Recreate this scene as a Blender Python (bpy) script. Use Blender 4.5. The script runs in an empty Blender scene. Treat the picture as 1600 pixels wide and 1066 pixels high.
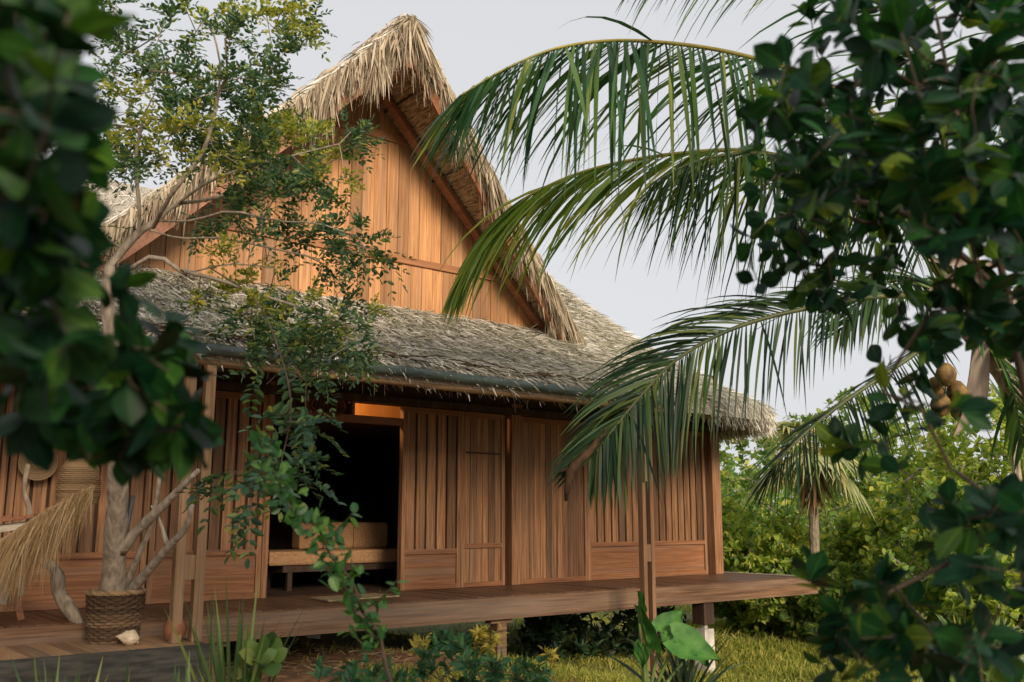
import bpy, math, random
import numpy as np
from mathutils import Vector

random.seed(7)
RNG = np.random.default_rng(11)
SC = bpy.context.scene
COL = SC.collection
R = math.radians

# ------------------------------------------------------------------ camera
F_PX, CU, CV, HORIZON, VPX = 1500.0, 800.0, 533.0, 812.0, 2700.0
EYE = np.array([0.0, 0.0, 1.75])
_p = math.atan((HORIZON - CV) / F_PX)
_a = math.atan2(VPX - CU, F_PX / math.cos(_p))
_fh = np.array([math.cos(_a), math.sin(_a), 0.0])
RT = np.array([math.sin(_a), -math.cos(_a), 0.0])
FW = _fh * math.cos(_p) + np.array([0, 0, math.sin(_p)])
UP = -_fh * math.sin(_p) + np.array([0, 0, math.cos(_p)])

def ray(u, v):
    return FW + (u - CU) / F_PX * RT - (v - CV) / F_PX * UP
def at(u, v, d):                       # a point d metres deep
    return EYE + ray(u, v) * d
def on_y(u, v, y):
    r = ray(u, v); return EYE + r * ((y - EYE[1]) / r[1])
def on_z(u, v, z):
    r = ray(u, v); return EYE + r * ((z - EYE[2]) / r[2])

cam_d = bpy.data.cameras.new('camera')
cam = bpy.data.objects.new('camera', cam_d); COL.objects.link(cam)
cam.location = EYE
cam.rotation_euler = Vector(FW).to_track_quat('-Z', 'Y').to_euler()
cam_d.sensor_width = 36.0
cam_d.lens = F_PX / 1600 * 36
cam_d.clip_end = 2000
cam_d.dof.use_dof = True
cam_d.dof.focus_distance = 11.0
cam_d.dof.aperture_fstop = 2.2
SC.camera = cam

# ------------------------------------------------------------------ light
SUN = Vector((-0.22, -1.0, 0.40)).normalized()
world = bpy.data.worlds.new('World'); SC.world = world
world.use_nodes = True
wn, wl = world.node_tree.nodes, world.node_tree.links
wn.clear()
sky = wn.new('ShaderNodeTexSky'); sky.sky_type = 'NISHITA'; sky.sun_disc = False
sky.sun_elevation = math.asin(SUN.z); sky.sun_rotation = math.atan2(SUN.x, SUN.y)
sky.air_density = 1.0; sky.dust_density = 3.0; sky.ozone_density = 1.0
hs = wn.new('ShaderNodeHueSaturation'); hs.inputs['Saturation'].default_value = 0.22
mx = wn.new('ShaderNodeMix'); mx.data_type = 'RGBA'; mx.inputs['Factor'].default_value = 0.75
mx.inputs['B'].default_value = (8.7, 8.75, 9.05, 1)      # an even bright cloud cover
bg = wn.new('ShaderNodeBackground'); bg.inputs['Strength'].default_value = 0.1
wo = wn.new('ShaderNodeOutputWorld')
wl.new(sky.outputs[0], hs.inputs['Color']); wl.new(hs.outputs[0], mx.inputs['A'])
wl.new(mx.outputs['Result'], bg.inputs[0]); wl.new(bg.outputs[0], wo.inputs[0])

sl = bpy.data.lights.new('sun', 'SUN'); sl.energy = 5.0; sl.angle = R(18); sl.color = (1.0, 0.82, 0.63)
so = bpy.data.objects.new('sun', sl); COL.objects.link(so)
so.rotation_euler = SUN.to_track_quat('Z', 'Y').to_euler()

SC.view_settings.view_transform = 'Standard'
SC.view_settings.look = 'None'
SC.view_settings.exposure = 0.0
SC.view_settings.gamma = 1.0
SC.cycles.use_denoising = True
SC.cycles.max_bounces = 6
SC.cycles.transparent_max_bounces = 4

# ------------------------------------------------------------------ meshes
class MB:
    def __init__(s):
        s.v = []; s.f = {}; s.n = 0; s.a = []; s.has = False
    def add(s, verts, *faces, att=None):
        verts = np.asarray(verts, float).reshape(-1, 3)
        s.a.append(np.zeros_like(verts) if att is None else att); s.has |= att is not None
        for fa in faces:
            fa = np.asarray(fa, int)
            if fa.size:
                s.f.setdefault(fa.shape[1], []).append(fa + s.n)
        s.v.append(verts); s.n += len(verts)
    def hexa(s, p):                     # p: 4 bottom, 4 top
        s.add(p, [[3, 2, 1, 0], [4, 5, 6, 7], [0, 1, 5, 4], [1, 2, 6, 5], [2, 3, 7, 6], [3, 0, 4, 7]])
    def box(s, x0, x1, y0, y1, z0, z1):
        s.hexa([(x0, y0, z0), (x1, y0, z0), (x1, y1, z0), (x0, y1, z0),
                (x0, y0, z1), (x1, y0, z1), (x1, y1, z1), (x0, y1, z1)])
    def beam(s, a, b, w, h, up=(0, 0, 1)):   # a squared bar from a to b
        a, b = np.asarray(a, float), np.asarray(b, float)
        t = b - a; t /= np.linalg.norm(t)
        side = np.cross(t, up); side /= np.linalg.norm(side)
        nn = np.cross(side, t)
        o = [-side * w / 2 - nn * h / 2, side * w / 2 - nn * h / 2, side * w / 2 + nn * h / 2, -side * w / 2 + nn * h / 2]
        s.hexa([a + o[0], a + o[1], b + o[1], b + o[0], a + o[3], a + o[2], b + o[2], b + o[3]])
    def tube(s, pts, rad, k=7, cap=True):
        pts = np.asarray(pts, float); m = len(pts)
        rad = np.broadcast_to(np.asarray(rad, float), (m,))
        t = np.gradient(pts, axis=0); t /= np.linalg.norm(t, axis=1)[:, None] + 1e-12
        ref = np.array([0.31, 0.2, 0.93]) if abs(t[0][2]) < .9 else np.array([1.0, .1, 0])
        side = np.cross(t, ref); side /= np.linalg.norm(side, axis=1)[:, None] + 1e-12
        oth = np.cross(t, side)
        an = np.arange(k) * 2 * math.pi / k
        ring = pts[:, None] + rad[:, None, None] * (np.cos(an)[None, :, None] * side[:, None] + np.sin(an)[None, :, None] * oth[:, None])
        i = np.arange(m - 1)[:, None] * k; j = np.arange(k)[None]; j2 = (j + 1) % k
        q = np.stack([i + j, i + j2, i + k + j2, i + k + j], -1).reshape(-1, 4)
        v = ring.reshape(-1, 3)
        if cap:
            v = np.vstack([v, pts[:1], pts[-1:]])
            jj = np.arange(k)
            t1 = np.stack([np.full(k, m * k), (jj + 1) % k, jj], -1)
            t2 = np.stack([np.full(k, m * k + 1), (m - 1) * k + jj, (m - 1) * k + (jj + 1) % k], -1)
            s.add(v, q, np.vstack([t1, t2]))
        else:
            s.add(v, q)
    def lathe(s, prof, c, k=24, cap=False):      # prof: (r, z)
        an = np.arange(k) * 2 * math.pi / k
        v = np.array([[c[0] + r * math.cos(a), c[1] + r * math.sin(a), c[2] + z] for r, z in prof for a in an])
        m = len(prof)
        i = np.arange(m - 1)[:, None] * k; j = np.arange(k)[None]; j2 = (j + 1) % k
        s.add(v, np.stack([i + j, i + j2, i + k + j2, i + k + j], -1).reshape(-1, 4))
    def strips(s, P, W):
        """P: (N, M, 3) centre lines, W: (N, M, 3) half-width vectors"""
        N, M, _ = P.shape
        v = np.stack([P - W, P + W], 2).reshape(-1, 3)
        b = (np.arange(N) * M * 2)[:, None]; i = (np.arange(M - 1) * 2)[None]
        q = np.stack([b + i, b + i + 1, b + i + 3, b + i + 2], -1).reshape(-1, 4)
        s.add(v, q)
    def leaves(s, P, D, N, L, W, tpl):
        tv, tf = tpl
        D = D / (np.linalg.norm(D, axis=1)[:, None] + 1e-9)
        S = np.cross(D, N); S /= np.linalg.norm(S, axis=1)[:, None] + 1e-9
        N = np.cross(S, D)
        L = np.broadcast_to(L, (len(P),))[:, None, None]; W = np.broadcast_to(W, (len(P),))[:, None, None]
        v = P[:, None] + D[:, None] * L * tv[None, :, 1:2] + S[:, None] * W * tv[None, :, 0:1] + N[:, None] * L * tv[None, :, 2:3]
        fs = (np.arange(len(P)) * len(tv))[:, None, None] + tf[None]
        mxw = {}
        for x, y, _ in tv: mxw[round(y, 4)] = max(mxw.get(round(y, 4), 1e-6), abs(x))
        att = np.array([(x / mxw[round(y, 4)], y, 0) for x, y, _ in tv])
        s.add(v.reshape(-1, 3), fs.reshape(-1, tf.shape[1]), att=np.tile(att, (len(P), 1)))
    def build(s, name, mat, parent=None, smooth=False):
        me = bpy.data.meshes.new(name)
        V = np.vstack(s.v); loops = []; starts = []; tot = []; o = 0
        for k, lst in s.f.items():
            A = np.vstack(lst); loops.append(A.ravel())
            starts.append(o + np.arange(len(A)) * k); tot.append(np.full(len(A), k)); o += A.size
        loops = np.concatenate(loops); starts = np.concatenate(starts); tot = np.concatenate(tot)
        me.vertices.add(len(V)); me.vertices.foreach_set('co', V.astype(np.float32).ravel())
        me.loops.add(len(loops)); me.loops.foreach_set('vertex_index', loops.astype(np.int32))
        me.polygons.add(len(starts)); me.polygons.foreach_set('loop_start', starts.astype(np.int32))
        me.polygons.foreach_set('loop_total', tot.astype(np.int32))
        me.update(calc_edges=True)
        if s.has:
            at_ = me.attributes.new('leaf_xy', 'FLOAT_VECTOR', 'POINT'); at_.data.foreach_set('vector', np.vstack(s.a).astype(np.float32).ravel())
        me.polygons.foreach_set('use_smooth', [bool(smooth)] * len(me.polygons))
        me.materials.append(mat)
        ob = bpy.data.objects.new(name, me); COL.objects.link(ob)
        if parent is not None:
            ob.parent = parent
            ob.matrix_parent_inverse = world_of(parent).inverted()
        return ob

def world_of(o):
    from mathutils import Matrix
    m = Matrix.Translation(o.location)
    if o.parent is not None:
        m = world_of(o.parent) @ o.matrix_parent_inverse @ m
    return m

def tag(o, label=None, cat=None, group=None, kind=None):
    if label: o['label'] = label
    if cat: o['category'] = cat
    if group: o['group'] = group
    if kind: o['kind'] = kind
    return o
def thing(name, label, cat, loc, group=None):
    o = bpy.data.objects.new(name, None); COL.objects.link(o)
    o.location = loc; o.empty_display_size = .2
    return tag(o, label, cat, group)

def spline(pts, n):
    pts = np.asarray(pts, float); m = len(pts)
    P = np.vstack([2 * pts[0] - pts[1], pts, 2 * pts[-1] - pts[-2]])
    out = []
    for u in np.linspace(0, m - 1 - 1e-6, n):
        i = int(u); t = u - i; a, b, c, d = P[i:i + 4]
        out.append(.5 * (2 * b + (c - a) * t + (2 * a - 5 * b + 4 * c - d) * t * t + (3 * b - a - 3 * c + d) * t ** 3))
    return np.array(out)

def rnd_unit(n, flat=1.0):
    v = RNG.normal(size=(n, 3)); v[:, 2] *= flat
    return v / np.linalg.norm(v, axis=1)[:, None]
def smooth01(x): x = np.clip(x, 0, 1); return x * x * (3 - 2 * x)

# leaf templates: x across (half widths), y along, z lift
T_SMALL = (np.array([(0, 0, 0), (.5, .35, .07), (.42, .72, .05), (0, 1, -.06), (-.42, .72, .05), (-.5, .35, .07)]),
           np.array([[0, 1, 2, 3], [0, 3, 4, 5]]))
def big_template(prof, fold=.1, droop=.12):
    m = len(prof); v = []
    for i, w in enumerate(prof):
        t = i / (m - 1); z = -droop * t * t
        for x in (-1, -.55, 0, .55, 1): v.append((x * w, t, z + fold * abs(x) * w))
    f = []
    for i in range(m - 1):
        for j in range(4):
            b = i * 5 + j; f.append([b, b + 1, b + 6, b + 5])
    return np.array(v, float), np.array(f)
T_OBOV = big_template([.04, .17, .31, .42, .48, .50, .46, .37, .21, .02], .12, .14)
T_LANCE = big_template([.04, .3, .46, .5, .46, .36, .22, .1, .01], .18, .22)
T_ROUND = big_template([.06, .34, .47, .5, .5, .46, .38, .24, .02], .10, .1)

# ------------------------------------------------------------------ materials
def nmat(name):
    m = bpy.data.materials.new(name); m.use_nodes = True
    n, l = m.node_tree.nodes, m.node_tree.links
    return m, n, l, n['Principled BSDF'], n['Material Output']
def ramp(n, stops):
    r = n.new('ShaderNodeValToRGB'); e = r.color_ramp.elements
    while len(e) > 1: e.remove(e[-1])
    e[0].position = stops[0][0]; e[0].color = (*stops[0][1], 1)
    for p, c in stops[1:]:
        k = e.new(p); k.color = (*c, 1)
    return r
def rgbmix(n, l, fac, a, b, mode='MIX'):
    m = n.new('ShaderNodeMix'); m.data_type = 'RGBA'; m.blend_type = mode
    for key, v in (('Factor', fac), ('A', a), ('B', b)):
        if hasattr(v, 'is_linked'): l.new(v, m.inputs[key])
        elif key == 'Factor': m.inputs[key].default_value = v
        else: m.inputs[key].default_value = (*v, 1)
    return m.outputs['Result']

def wood(name, dark, mid, light, grain='Z', rough=.6, grey=.35, spread=.5, greyc=(.20, .17, .14)):
    m, n, l, b, o = nmat(name)
    tc = n.new('ShaderNodeTexCoord'); geo = n.new('ShaderNodeNewGeometry')
    sc = n.new('ShaderNodeVectorMath'); sc.operation = 'MULTIPLY'
    s = {'Z': (44, 44, 1.3), 'X': (1.3, 44, 44), 'Y': (44, 1.3, 44)}[grain]
    sc.inputs[1].default_value = s
    off = n.new('ShaderNodeVectorMath'); off.operation = 'MULTIPLY_ADD'
    cmb = n.new('ShaderNodeCombineXYZ')
    for i in range(3): l.new(geo.outputs['Random Per Island'], cmb.inputs[i])
    off.inputs[1].default_value = (37, 53, 29)
    l.new(tc.outputs['Object'], sc.inputs[0]); l.new(cmb.outputs[0], off.inputs[0]); l.new(sc.outputs[0], off.inputs[2])
    nz = n.new('ShaderNodeTexNoise'); nz.inputs['Scale'].default_value = 1.0; nz.inputs['Detail'].default_value = 6; nz.inputs['Roughness'].default_value = .62
    nz.inputs['Distortion'].default_value = .6
    l.new(off.outputs[0], nz.inputs['Vector'])
    r = ramp(n, [(.28, dark), (.5, mid), (.72, light)]); l.new(nz.outputs['Fac'], r.inputs[0])
    # tone of each board
    tr = ramp(n, [(0, (1 - spread,) * 3), (.5, (1, 1, 1)), (1, (1 + spread * .6, 1 + spread * .55, 1 + spread * .45))])
    l.new(geo.outputs['Random Per Island'], tr.inputs[0])
    c = rgbmix(n, l, 1.0, r.outputs[0], tr.outputs[0], 'MULTIPLY')
    # greyed weathering in long streaks
    n2 = n.new('ShaderNodeTexNoise'); n2.inputs['Scale'].default_value = .22; n2.inputs['Detail'].default_value = 4
    l.new(off.outputs[0], n2.inputs['Vector'])
    g = ramp(n, [(.48, (0, 0, 0)), (.72, (grey,) * 3)]); l.new(n2.outputs['Fac'], g.inputs[0])
    c = rgbmix(n, l, g.outputs[0], c, greyc)
    l.new(c, b.inputs['Base Color']); b.inputs['Roughness'].default_value = rough
    b.inputs['Specular IOR Level'].default_value = .3
    bp = n.new('ShaderNodeBump'); bp.inputs['Strength'].default_value = .12; bp.inputs['Distance'].default_value = .004
    l.new(nz.outputs['Fac'], bp.inputs['Height']); l.new(bp.outputs[0], b.inputs['Normal'])
    return m

def island(name, stops, rough=.6, transl=0.0, spec=.4, noise=0.0, veins=0.0):
    """each separate blade or leaf takes its own tone from the ramp"""
    m, n, l, b, o = nmat(name)
    geo = n.new('ShaderNodeNewGeometry')
    r = ramp(n, stops); l.new(geo.outputs['Random Per Island'], r.inputs[0])
    c = r.outputs[0]
    if noise:
        tc = n.new('ShaderNodeTexCoord'); nz = n.new('ShaderNodeTexNoise'); nz.inputs['Scale'].default_value = noise; nz.inputs['Detail'].default_value = 3
        l.new(tc.outputs['Object'], nz.inputs['Vector'])
        k = ramp(n, [(.35, (.62, .62, .62)), (.65, (1.3, 1.3, 1.2))]); l.new(nz.outputs['Fac'], k.inputs[0])
        c = rgbmix(n, l, 1.0, c, k.outputs[0], 'MULTIPLY')
    if veins:
        at_ = n.new('ShaderNodeAttribute'); at_.attribute_name = 'leaf_xy'; sx = n.new('ShaderNodeSeparateXYZ'); l.new(at_.outputs['Vector'], sx.inputs[0])
        def mth(op, a, b2=None):
            q = n.new('ShaderNodeMath'); q.operation = op
            for i_, v_ in enumerate((a, b2)):
                if v_ is None: continue
                if hasattr(v_, 'is_linked'): l.new(v_, q.inputs[i_])
                else: q.inputs[i_].default_value = v_
            return q.outputs[0]
        ax_ = mth('ABSOLUTE', sx.outputs[0])
        rib = ramp(n, [(.03, (1, 1, 1)), (.09, (0, 0, 0))]); l.new(ax_, rib.inputs[0])
        wv = mth('SINE', mth('SUBTRACT', mth('MULTIPLY', sx.outputs[1], 62.0), mth('MULTIPLY', ax_, 13.0)))
        sv = ramp(n, [(.86, (0, 0, 0)), (1.0, (.45, .45, .45))]); l.new(wv, sv.inputs[0])
        vm = mth('MULTIPLY', mth('MAXIMUM', rib.outputs[0], sv.outputs[0]), veins)
        c = rgbmix(n, l, vm, c, rgbmix(n, l, 1.0, c, (3.2, 2.3, 1.8), 'MULTIPLY'))
        # browned spots and edges on some leaves
        tc2 = n.new('ShaderNodeTexCoord'); nz2 = n.new('ShaderNodeTexNoise'); nz2.inputs['Scale'].default_value = 38; nz2.inputs['Detail'].default_value = 2; l.new(tc2.outputs['Object'], nz2.inputs['Vector'])
        sp = ramp(n, [(.68, (0, 0, 0)), (.74, (.7, .7, .7))]); l.new(nz2.outputs['Fac'], sp.inputs[0])
        c = rgbmix(n, l, sp.outputs[0], c, (.09, .065, .02))
    l.new(c, b.inputs['Base Color']); b.inputs['Roughness'].default_value = rough; b.inputs['Specular IOR Level'].default_value = spec
    if transl:
        t = n.new('ShaderNodeBsdfTranslucent'); ms = n.new('ShaderNodeMixShader'); ms.inputs[0].default_value = transl
        tcol = rgbmix(n, l, 1.0, c, (1.5, 1.6, .7), 'MULTIPLY')
        l.new(tcol, t.inputs['Color']); l.new(b.outputs[0], ms.inputs[1]); l.new(t.outputs[0], ms.inputs[2]); l.new(ms.outputs[0], o.inputs['Surface'])
    return m

def noisy(name, a, b_, scale=8, rough=.8, bump=.3, detail=5, stretch=(1, 1, 1), spec=.3, mid=(.35, .65)):
    m, n, l, b, o = nmat(name)
    tc = n.new('ShaderNodeTexCoord'); mp = n.new('ShaderNodeMapping'); mp.inputs['Scale'].default_value = stretch
    nz = n.new('ShaderNodeTexNoise'); nz.inputs['Scale'].default_value = scale; nz.inputs['Detail'].default_value = detail
    l.new(tc.outputs['Object'], mp.inputs[0]); l.new(mp.outputs[0], nz.inputs['Vector'])
    r = ramp(n, [(mid[0], a), (mid[1], b_)]); l.new(nz.outputs['Fac'], r.inputs[0])
    l.new(r.outputs[0], b.inputs['Base Color']); b.inputs['Roughness'].default_value = rough; b.inputs['Specular IOR Level'].default_value = spec
    if bump:
        bp = n.new('ShaderNodeBump'); bp.inputs['Strength'].default_value = bump; bp.inputs['Distance'].default_value = .02
        l.new(nz.outputs['Fac'], bp.inputs['Height']); l.new(bp.outputs[0], b.inputs['Normal'])
    return m
def glow(name, col, st):
    m, n, l, b, o = nmat(name)
    b.inputs['Base Color'].default_value = (*col, 1); b.inputs['Emission Color'].default_value = (*col, 1); b.inputs['Emission Strength'].default_value = st
    return m

M = {}
M['gable'] = wood('gable cedar', (.24, .105, .040), (.43, .215, .092), (.57, .32, .145), 'Z', .55, .5, .46, (.25, .175, .12))
M['trim'] = wood('trim timber', (.19, .08, .034), (.29, .13, .056), (.38, .185, .082), 'X', .55, .25, .2)
M['rake'] = wood('rake timber', (.15, .058, .03), (.24, .10, .05), (.31, .14, .07), 'Y', .55, .15, .2)
M['wall'] = wood('wall timber', (.075, .032, .014), (.255, .124, .058), (.44, .245, .125), 'Z', .6, .45, .6, (.16, .115, .08))
M['panel'] = wood('panel timber', (.12, .046, .02), (.24, .102, .044), (.36, .175, .08), 'X', .55, .45, .3, (.20, .15, .115))
M['dark'] = wood('shade darkened timber', (.035, .018, .011), (.05, .027, .016), (.07, .038, .022), 'Z', .7, .2, .2)  # dark timber; shade indoors and under the eave is put into this colour
M['deck'] = wood('deck boards', (.075, .034, .02), (.135, .066, .037), (.20, .108, .065), 'Y', .42, .4, .3)
M['fascia'] = wood('deck fascia timber', (.055, .027, .015), (.16, .085, .046), (.28, .17, .10), 'X', .6, .5, .2)
M['plat'] = wood('weathered platform planks', (.22, .12, .062), (.36, .215, .115), (.47, .30, .17), 'Y', .65, .5, .35)
M['pole'] = wood('pale pole timber', (.16, .095, .052), (.26, .16, .085), (.34, .22, .13), 'Z', .65, .4, .3)
M['pole_dark'] = wood('brown pole timber', (.12, .06, .03), (.20, .105, .055), (.28, .155, .085), 'Z', .65, .4, .3)
M['thatch'] = island('dry thatch', [(0, (.19, .175, .155)), (.25, (.42, .39, .35)), (.55, (.62, .58, .52)), (.8, (.72, .685, .62)), (1, (.78, .75, .70))], .8, .12, .2)
M['straw'] = island('bleached straw', [(0, (.15, .115, .08)), (.3, (.30, .24, .17)), (.65, (.44, .365, .265)), (1, (.58, .51, .40))], .75, .15, .25)
M['thatch_bed'] = noisy('thatch bed', (.16, .145, .125), (.54, .50, .43), 60, .9, .6, 4, (1, 1, 1))
M['thatch_under'] = noisy('woven thatch underside', (.13, .085, .045), (.42, .30, .18), 34, .85, .9, 3, (1, .22, 1.6))
M['bamboo_green'] = noisy('dark green bamboo', (.03, .05, .045), (.075, .10, .09), 3, .35, .1, 3, (1, 8, 8), .5)
M['bamboo'] = noisy('tan bamboo', (.11, .065, .03), (.22, .135, .068), 4, .45, .1, 4, (.7, 9, 9), .4)
M['bamboo_dark'] = noisy('deep brown bamboo', (.03, .018, .011), (.075, .045, .026), 4, .55, .1, 4, (.7, 9, 9), .3)  # very dark brown bamboo for eave underside, rafters and purlins
M['concrete'] = noisy('pale concrete', (.38, .35, .31), (.62, .58, .52), 6, .85, .15)
M['kerb'] = noisy('dark stained kerb timber', (.03, .032, .028), (.075, .072, .062), 5, .8, .3, 5, (1, 6, 6))
M['bark'] = noisy('pale bark', (.15, .12, .085), (.40, .335, .255), 26, .85, .7, 7, (1, 1, .3), mid=(.3, .7))
M['bark_pale'] = noisy('pale grey bark', (.17, .14, .105), (.40, .345, .275), 26, .85, .6, 7, (1, 1, .3), mid=(.3, .7))
M['twig'] = noisy('twig bark', (.05, .038, .028), (.12, .09, .065), 9, .8, .2)
M['greytwig'] = noisy('grey bark', (.12, .10, .085), (.32, .28, .24), 12, .8, .4, 5)
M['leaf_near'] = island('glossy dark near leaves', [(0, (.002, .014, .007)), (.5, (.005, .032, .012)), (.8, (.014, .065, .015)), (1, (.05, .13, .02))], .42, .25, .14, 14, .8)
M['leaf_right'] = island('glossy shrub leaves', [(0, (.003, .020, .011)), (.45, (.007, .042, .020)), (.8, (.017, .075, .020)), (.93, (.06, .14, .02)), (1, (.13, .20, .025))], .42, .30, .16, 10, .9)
M['leaf_fine'] = island('fine tree leaves', [(0, (.03, .07, .042)), (.5, (.06, .13, .065)), (.85, (.11, .19, .07)), (1, (.26, .30, .07))], .5, .3, .35)
M['leaf_tip'] = island('yellow green tip leaves', [(0, (.09, .14, .04)), (.4, (.22, .27, .05)), (.75, (.38, .38, .06)), (1, (.52, .46, .08))], .5, .35, .3)  # yellow green tips, with sunlit brightness put into the leaf colour
M['leaf_vine'] = island('compound hanging leaves', [(0, (.022, .062, .040)), (.6, (.045, .11, .058)), (.9, (.09, .17, .05)), (1, (.22, .24, .05))], .45, .25, .4)
M['leaf_sap'] = island('sapling leaves', [(0, (.018, .07, .026)), (.6, (.04, .135, .04)), (1, (.10, .22, .05))], .4, .28, .3, 0, .7)
M['leaf_blue'] = island('blue green bush leaves', [(0, (.016, .06, .030)), (.6, (.035, .115, .050)), (1, (.08, .18, .06))], .5, .25, .25)
M['leaf_yel'] = island('yellow croton leaves', [(0, (.18, .17, .03)), (.5, (.40, .33, .05)), (1, (.55, .45, .09))], .5, .3, .4)
M['leaf_bg'] = island('thicket leaves', [(0, (.07, .14, .035)), (.4, (.14, .24, .055)), (.75, (.21, .31, .065)), (1, (.42, .40, .08))], .6, .42, .3)
M['leaf_bgy'] = island('sunny thicket leaves', [(0, (.10, .18, .04)), (.4, (.24, .33, .06)), (.75, (.34, .42, .075)), (1, (.52, .48, .10))], .6, .42, .3)  # brighter copy of the thicket leaves, sunlit yellow put into the colour
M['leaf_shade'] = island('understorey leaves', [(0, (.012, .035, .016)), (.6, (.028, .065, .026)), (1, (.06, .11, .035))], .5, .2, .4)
M['palm'] = island('palm leaflets', [(0, (.018, .055, .024)), (.5, (.042, .115, .038)), (.85, (.11, .20, .048)), (1, (.24, .27, .06))], .45, .3, .28)
M['palm_d'] = island('deep green palm leaflets', [(0, (.010, .028, .016)), (.5, (.022, .055, .026)), (.85, (.06, .12, .035)), (1, (.15, .18, .045))], .45, .25, .25)
M['palm_y'] = island('yellowing palm leaflets', [(0, (.06, .13, .03)), (.5, (.15, .24, .045)), (.85, (.30, .35, .06)), (1, (.46, .40, .08))], .45, .35, .25)
M['rachis'] = noisy('palm midrib', (.16, .17, .045), (.36, .29, .07), 3, .45, 0)
M['rachis_dark'] = noisy('green palm midrib', (.05, .075, .03), (.12, .13, .045), 3, .45, 0)
M['fan'] = island('fan palm blades', [(0, (.16, .21, .10)), (.5, (.32, .36, .17)), (.85, (.52, .49, .23)), (1, (.6, .45, .18))], .5, .25, .4)
M['deadfan'] = island('dry palm skirt', [(0, (.10, .06, .03)), (1, (.36, .24, .13))], .8, .1, .2)
M['husk'] = noisy('brown husk', (.03, .017, .01), (.11, .062, .03), 12, .8, .4)
M['coconut'] = noisy('ripe coconut', (.06, .035, .014), (.24, .15, .045), 9, .65, .4)
M['spathe'] = noisy('grey palm spathe', (.16, .125, .10), (.34, .28, .23), 9, .75, .3, 4, (1, 1, .2))
M['blade'] = island('strap leaves', [(0, (.03, .07, .022)), (.5, (.07, .14, .035)), (.85, (.14, .22, .05)), (1, (.30, .30, .08))], .45, .25, .45)
M['blade_dark'] = island('dark strap leaves', [(0, (.012, .03, .018)), (.6, (.028, .06, .03)), (1, (.07, .11, .045))], .4, .15, .5)
M['grass'] = island('lawn blades', [(0, (.12, .16, .03)), (.5, (.25, .28, .05)), (.85, (.40, .38, .08)), (1, (.52, .43, .14))], .7, .3, .2)
M['taro'] = noisy('taro leaf', (.030, .115, .022), (.085, .22, .04), 9, .55, .3, 6, (1, 1, 1), .2)
M['taro_stem'] = noisy('taro stalk', (.09, .16, .04), (.16, .24, .07), 5, .5, 0)
M['wicker'] = island('dark wicker', [(0, (.045, .027, .016)), (.5, (.12, .075, .042)), (1, (.22, .14, .08))], .7, 0, .3)
M['cane'] = island('tan cane', [(0, (.19, .12, .06)), (1, (.36, .25, .14))], .65, 0, .3)
M['raffia'] = island('raffia strands', [(0, (.20, .125, .055)), (.5, (.36, .245, .125)), (1, (.52, .40, .23))], .7, .2, .3)
M['shell'] = noisy('pale shell', (.50, .38, .24), (.72, .60, .44), 14, .5, .2, 4, (1, 1, 6))
M['clay'] = noisy('fired clay', (.20, .075, .035), (.33, .14, .07), 6, .6, .15)
M['pipe'] = noisy('dark painted pipe', (.03, .035, .04), (.07, .075, .08), 5, .5, .05)
M['sofa'] = noisy('tan upholstery', (.32, .175, .085), (.44, .26, .13), 30, .85, .1)
M['mat'] = noisy('woven straw mat', (.27, .20, .11), (.42, .32, .19), 40, .85, .3, 3, (1, .3, 1))
M['cream'] = noisy('cream cloth', (.52, .46, .36), (.66, .59, .48), 12, .85, .1)
M['plaster'] = noisy('ochre inner wall', (.50, .22, .07), (.62, .30, .10), 3, .8, .1)
M['rattan'] = noisy('red brown rattan', (.12, .04, .018), (.26, .09, .04), 9, .5, .2)
M['bulb'] = glow('lit bulb', (1.0, .62, .25), 5.0)

# ------------------------------------------------------------------ ground
def gz(x, y):
    x = np.asarray(x, float); y = np.asarray(y, float)
    z = .34 - .68 * smooth01((x - 4.5) / 6.5) - .12 * smooth01((x - 12) / 12)
    return z + .035 * np.sin(x * 1.3 + y * .7) + .025 * np.sin(x * .6 - y * 1.7) + .015 * np.sin(3.1 * x + 2.3 * y)

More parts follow.
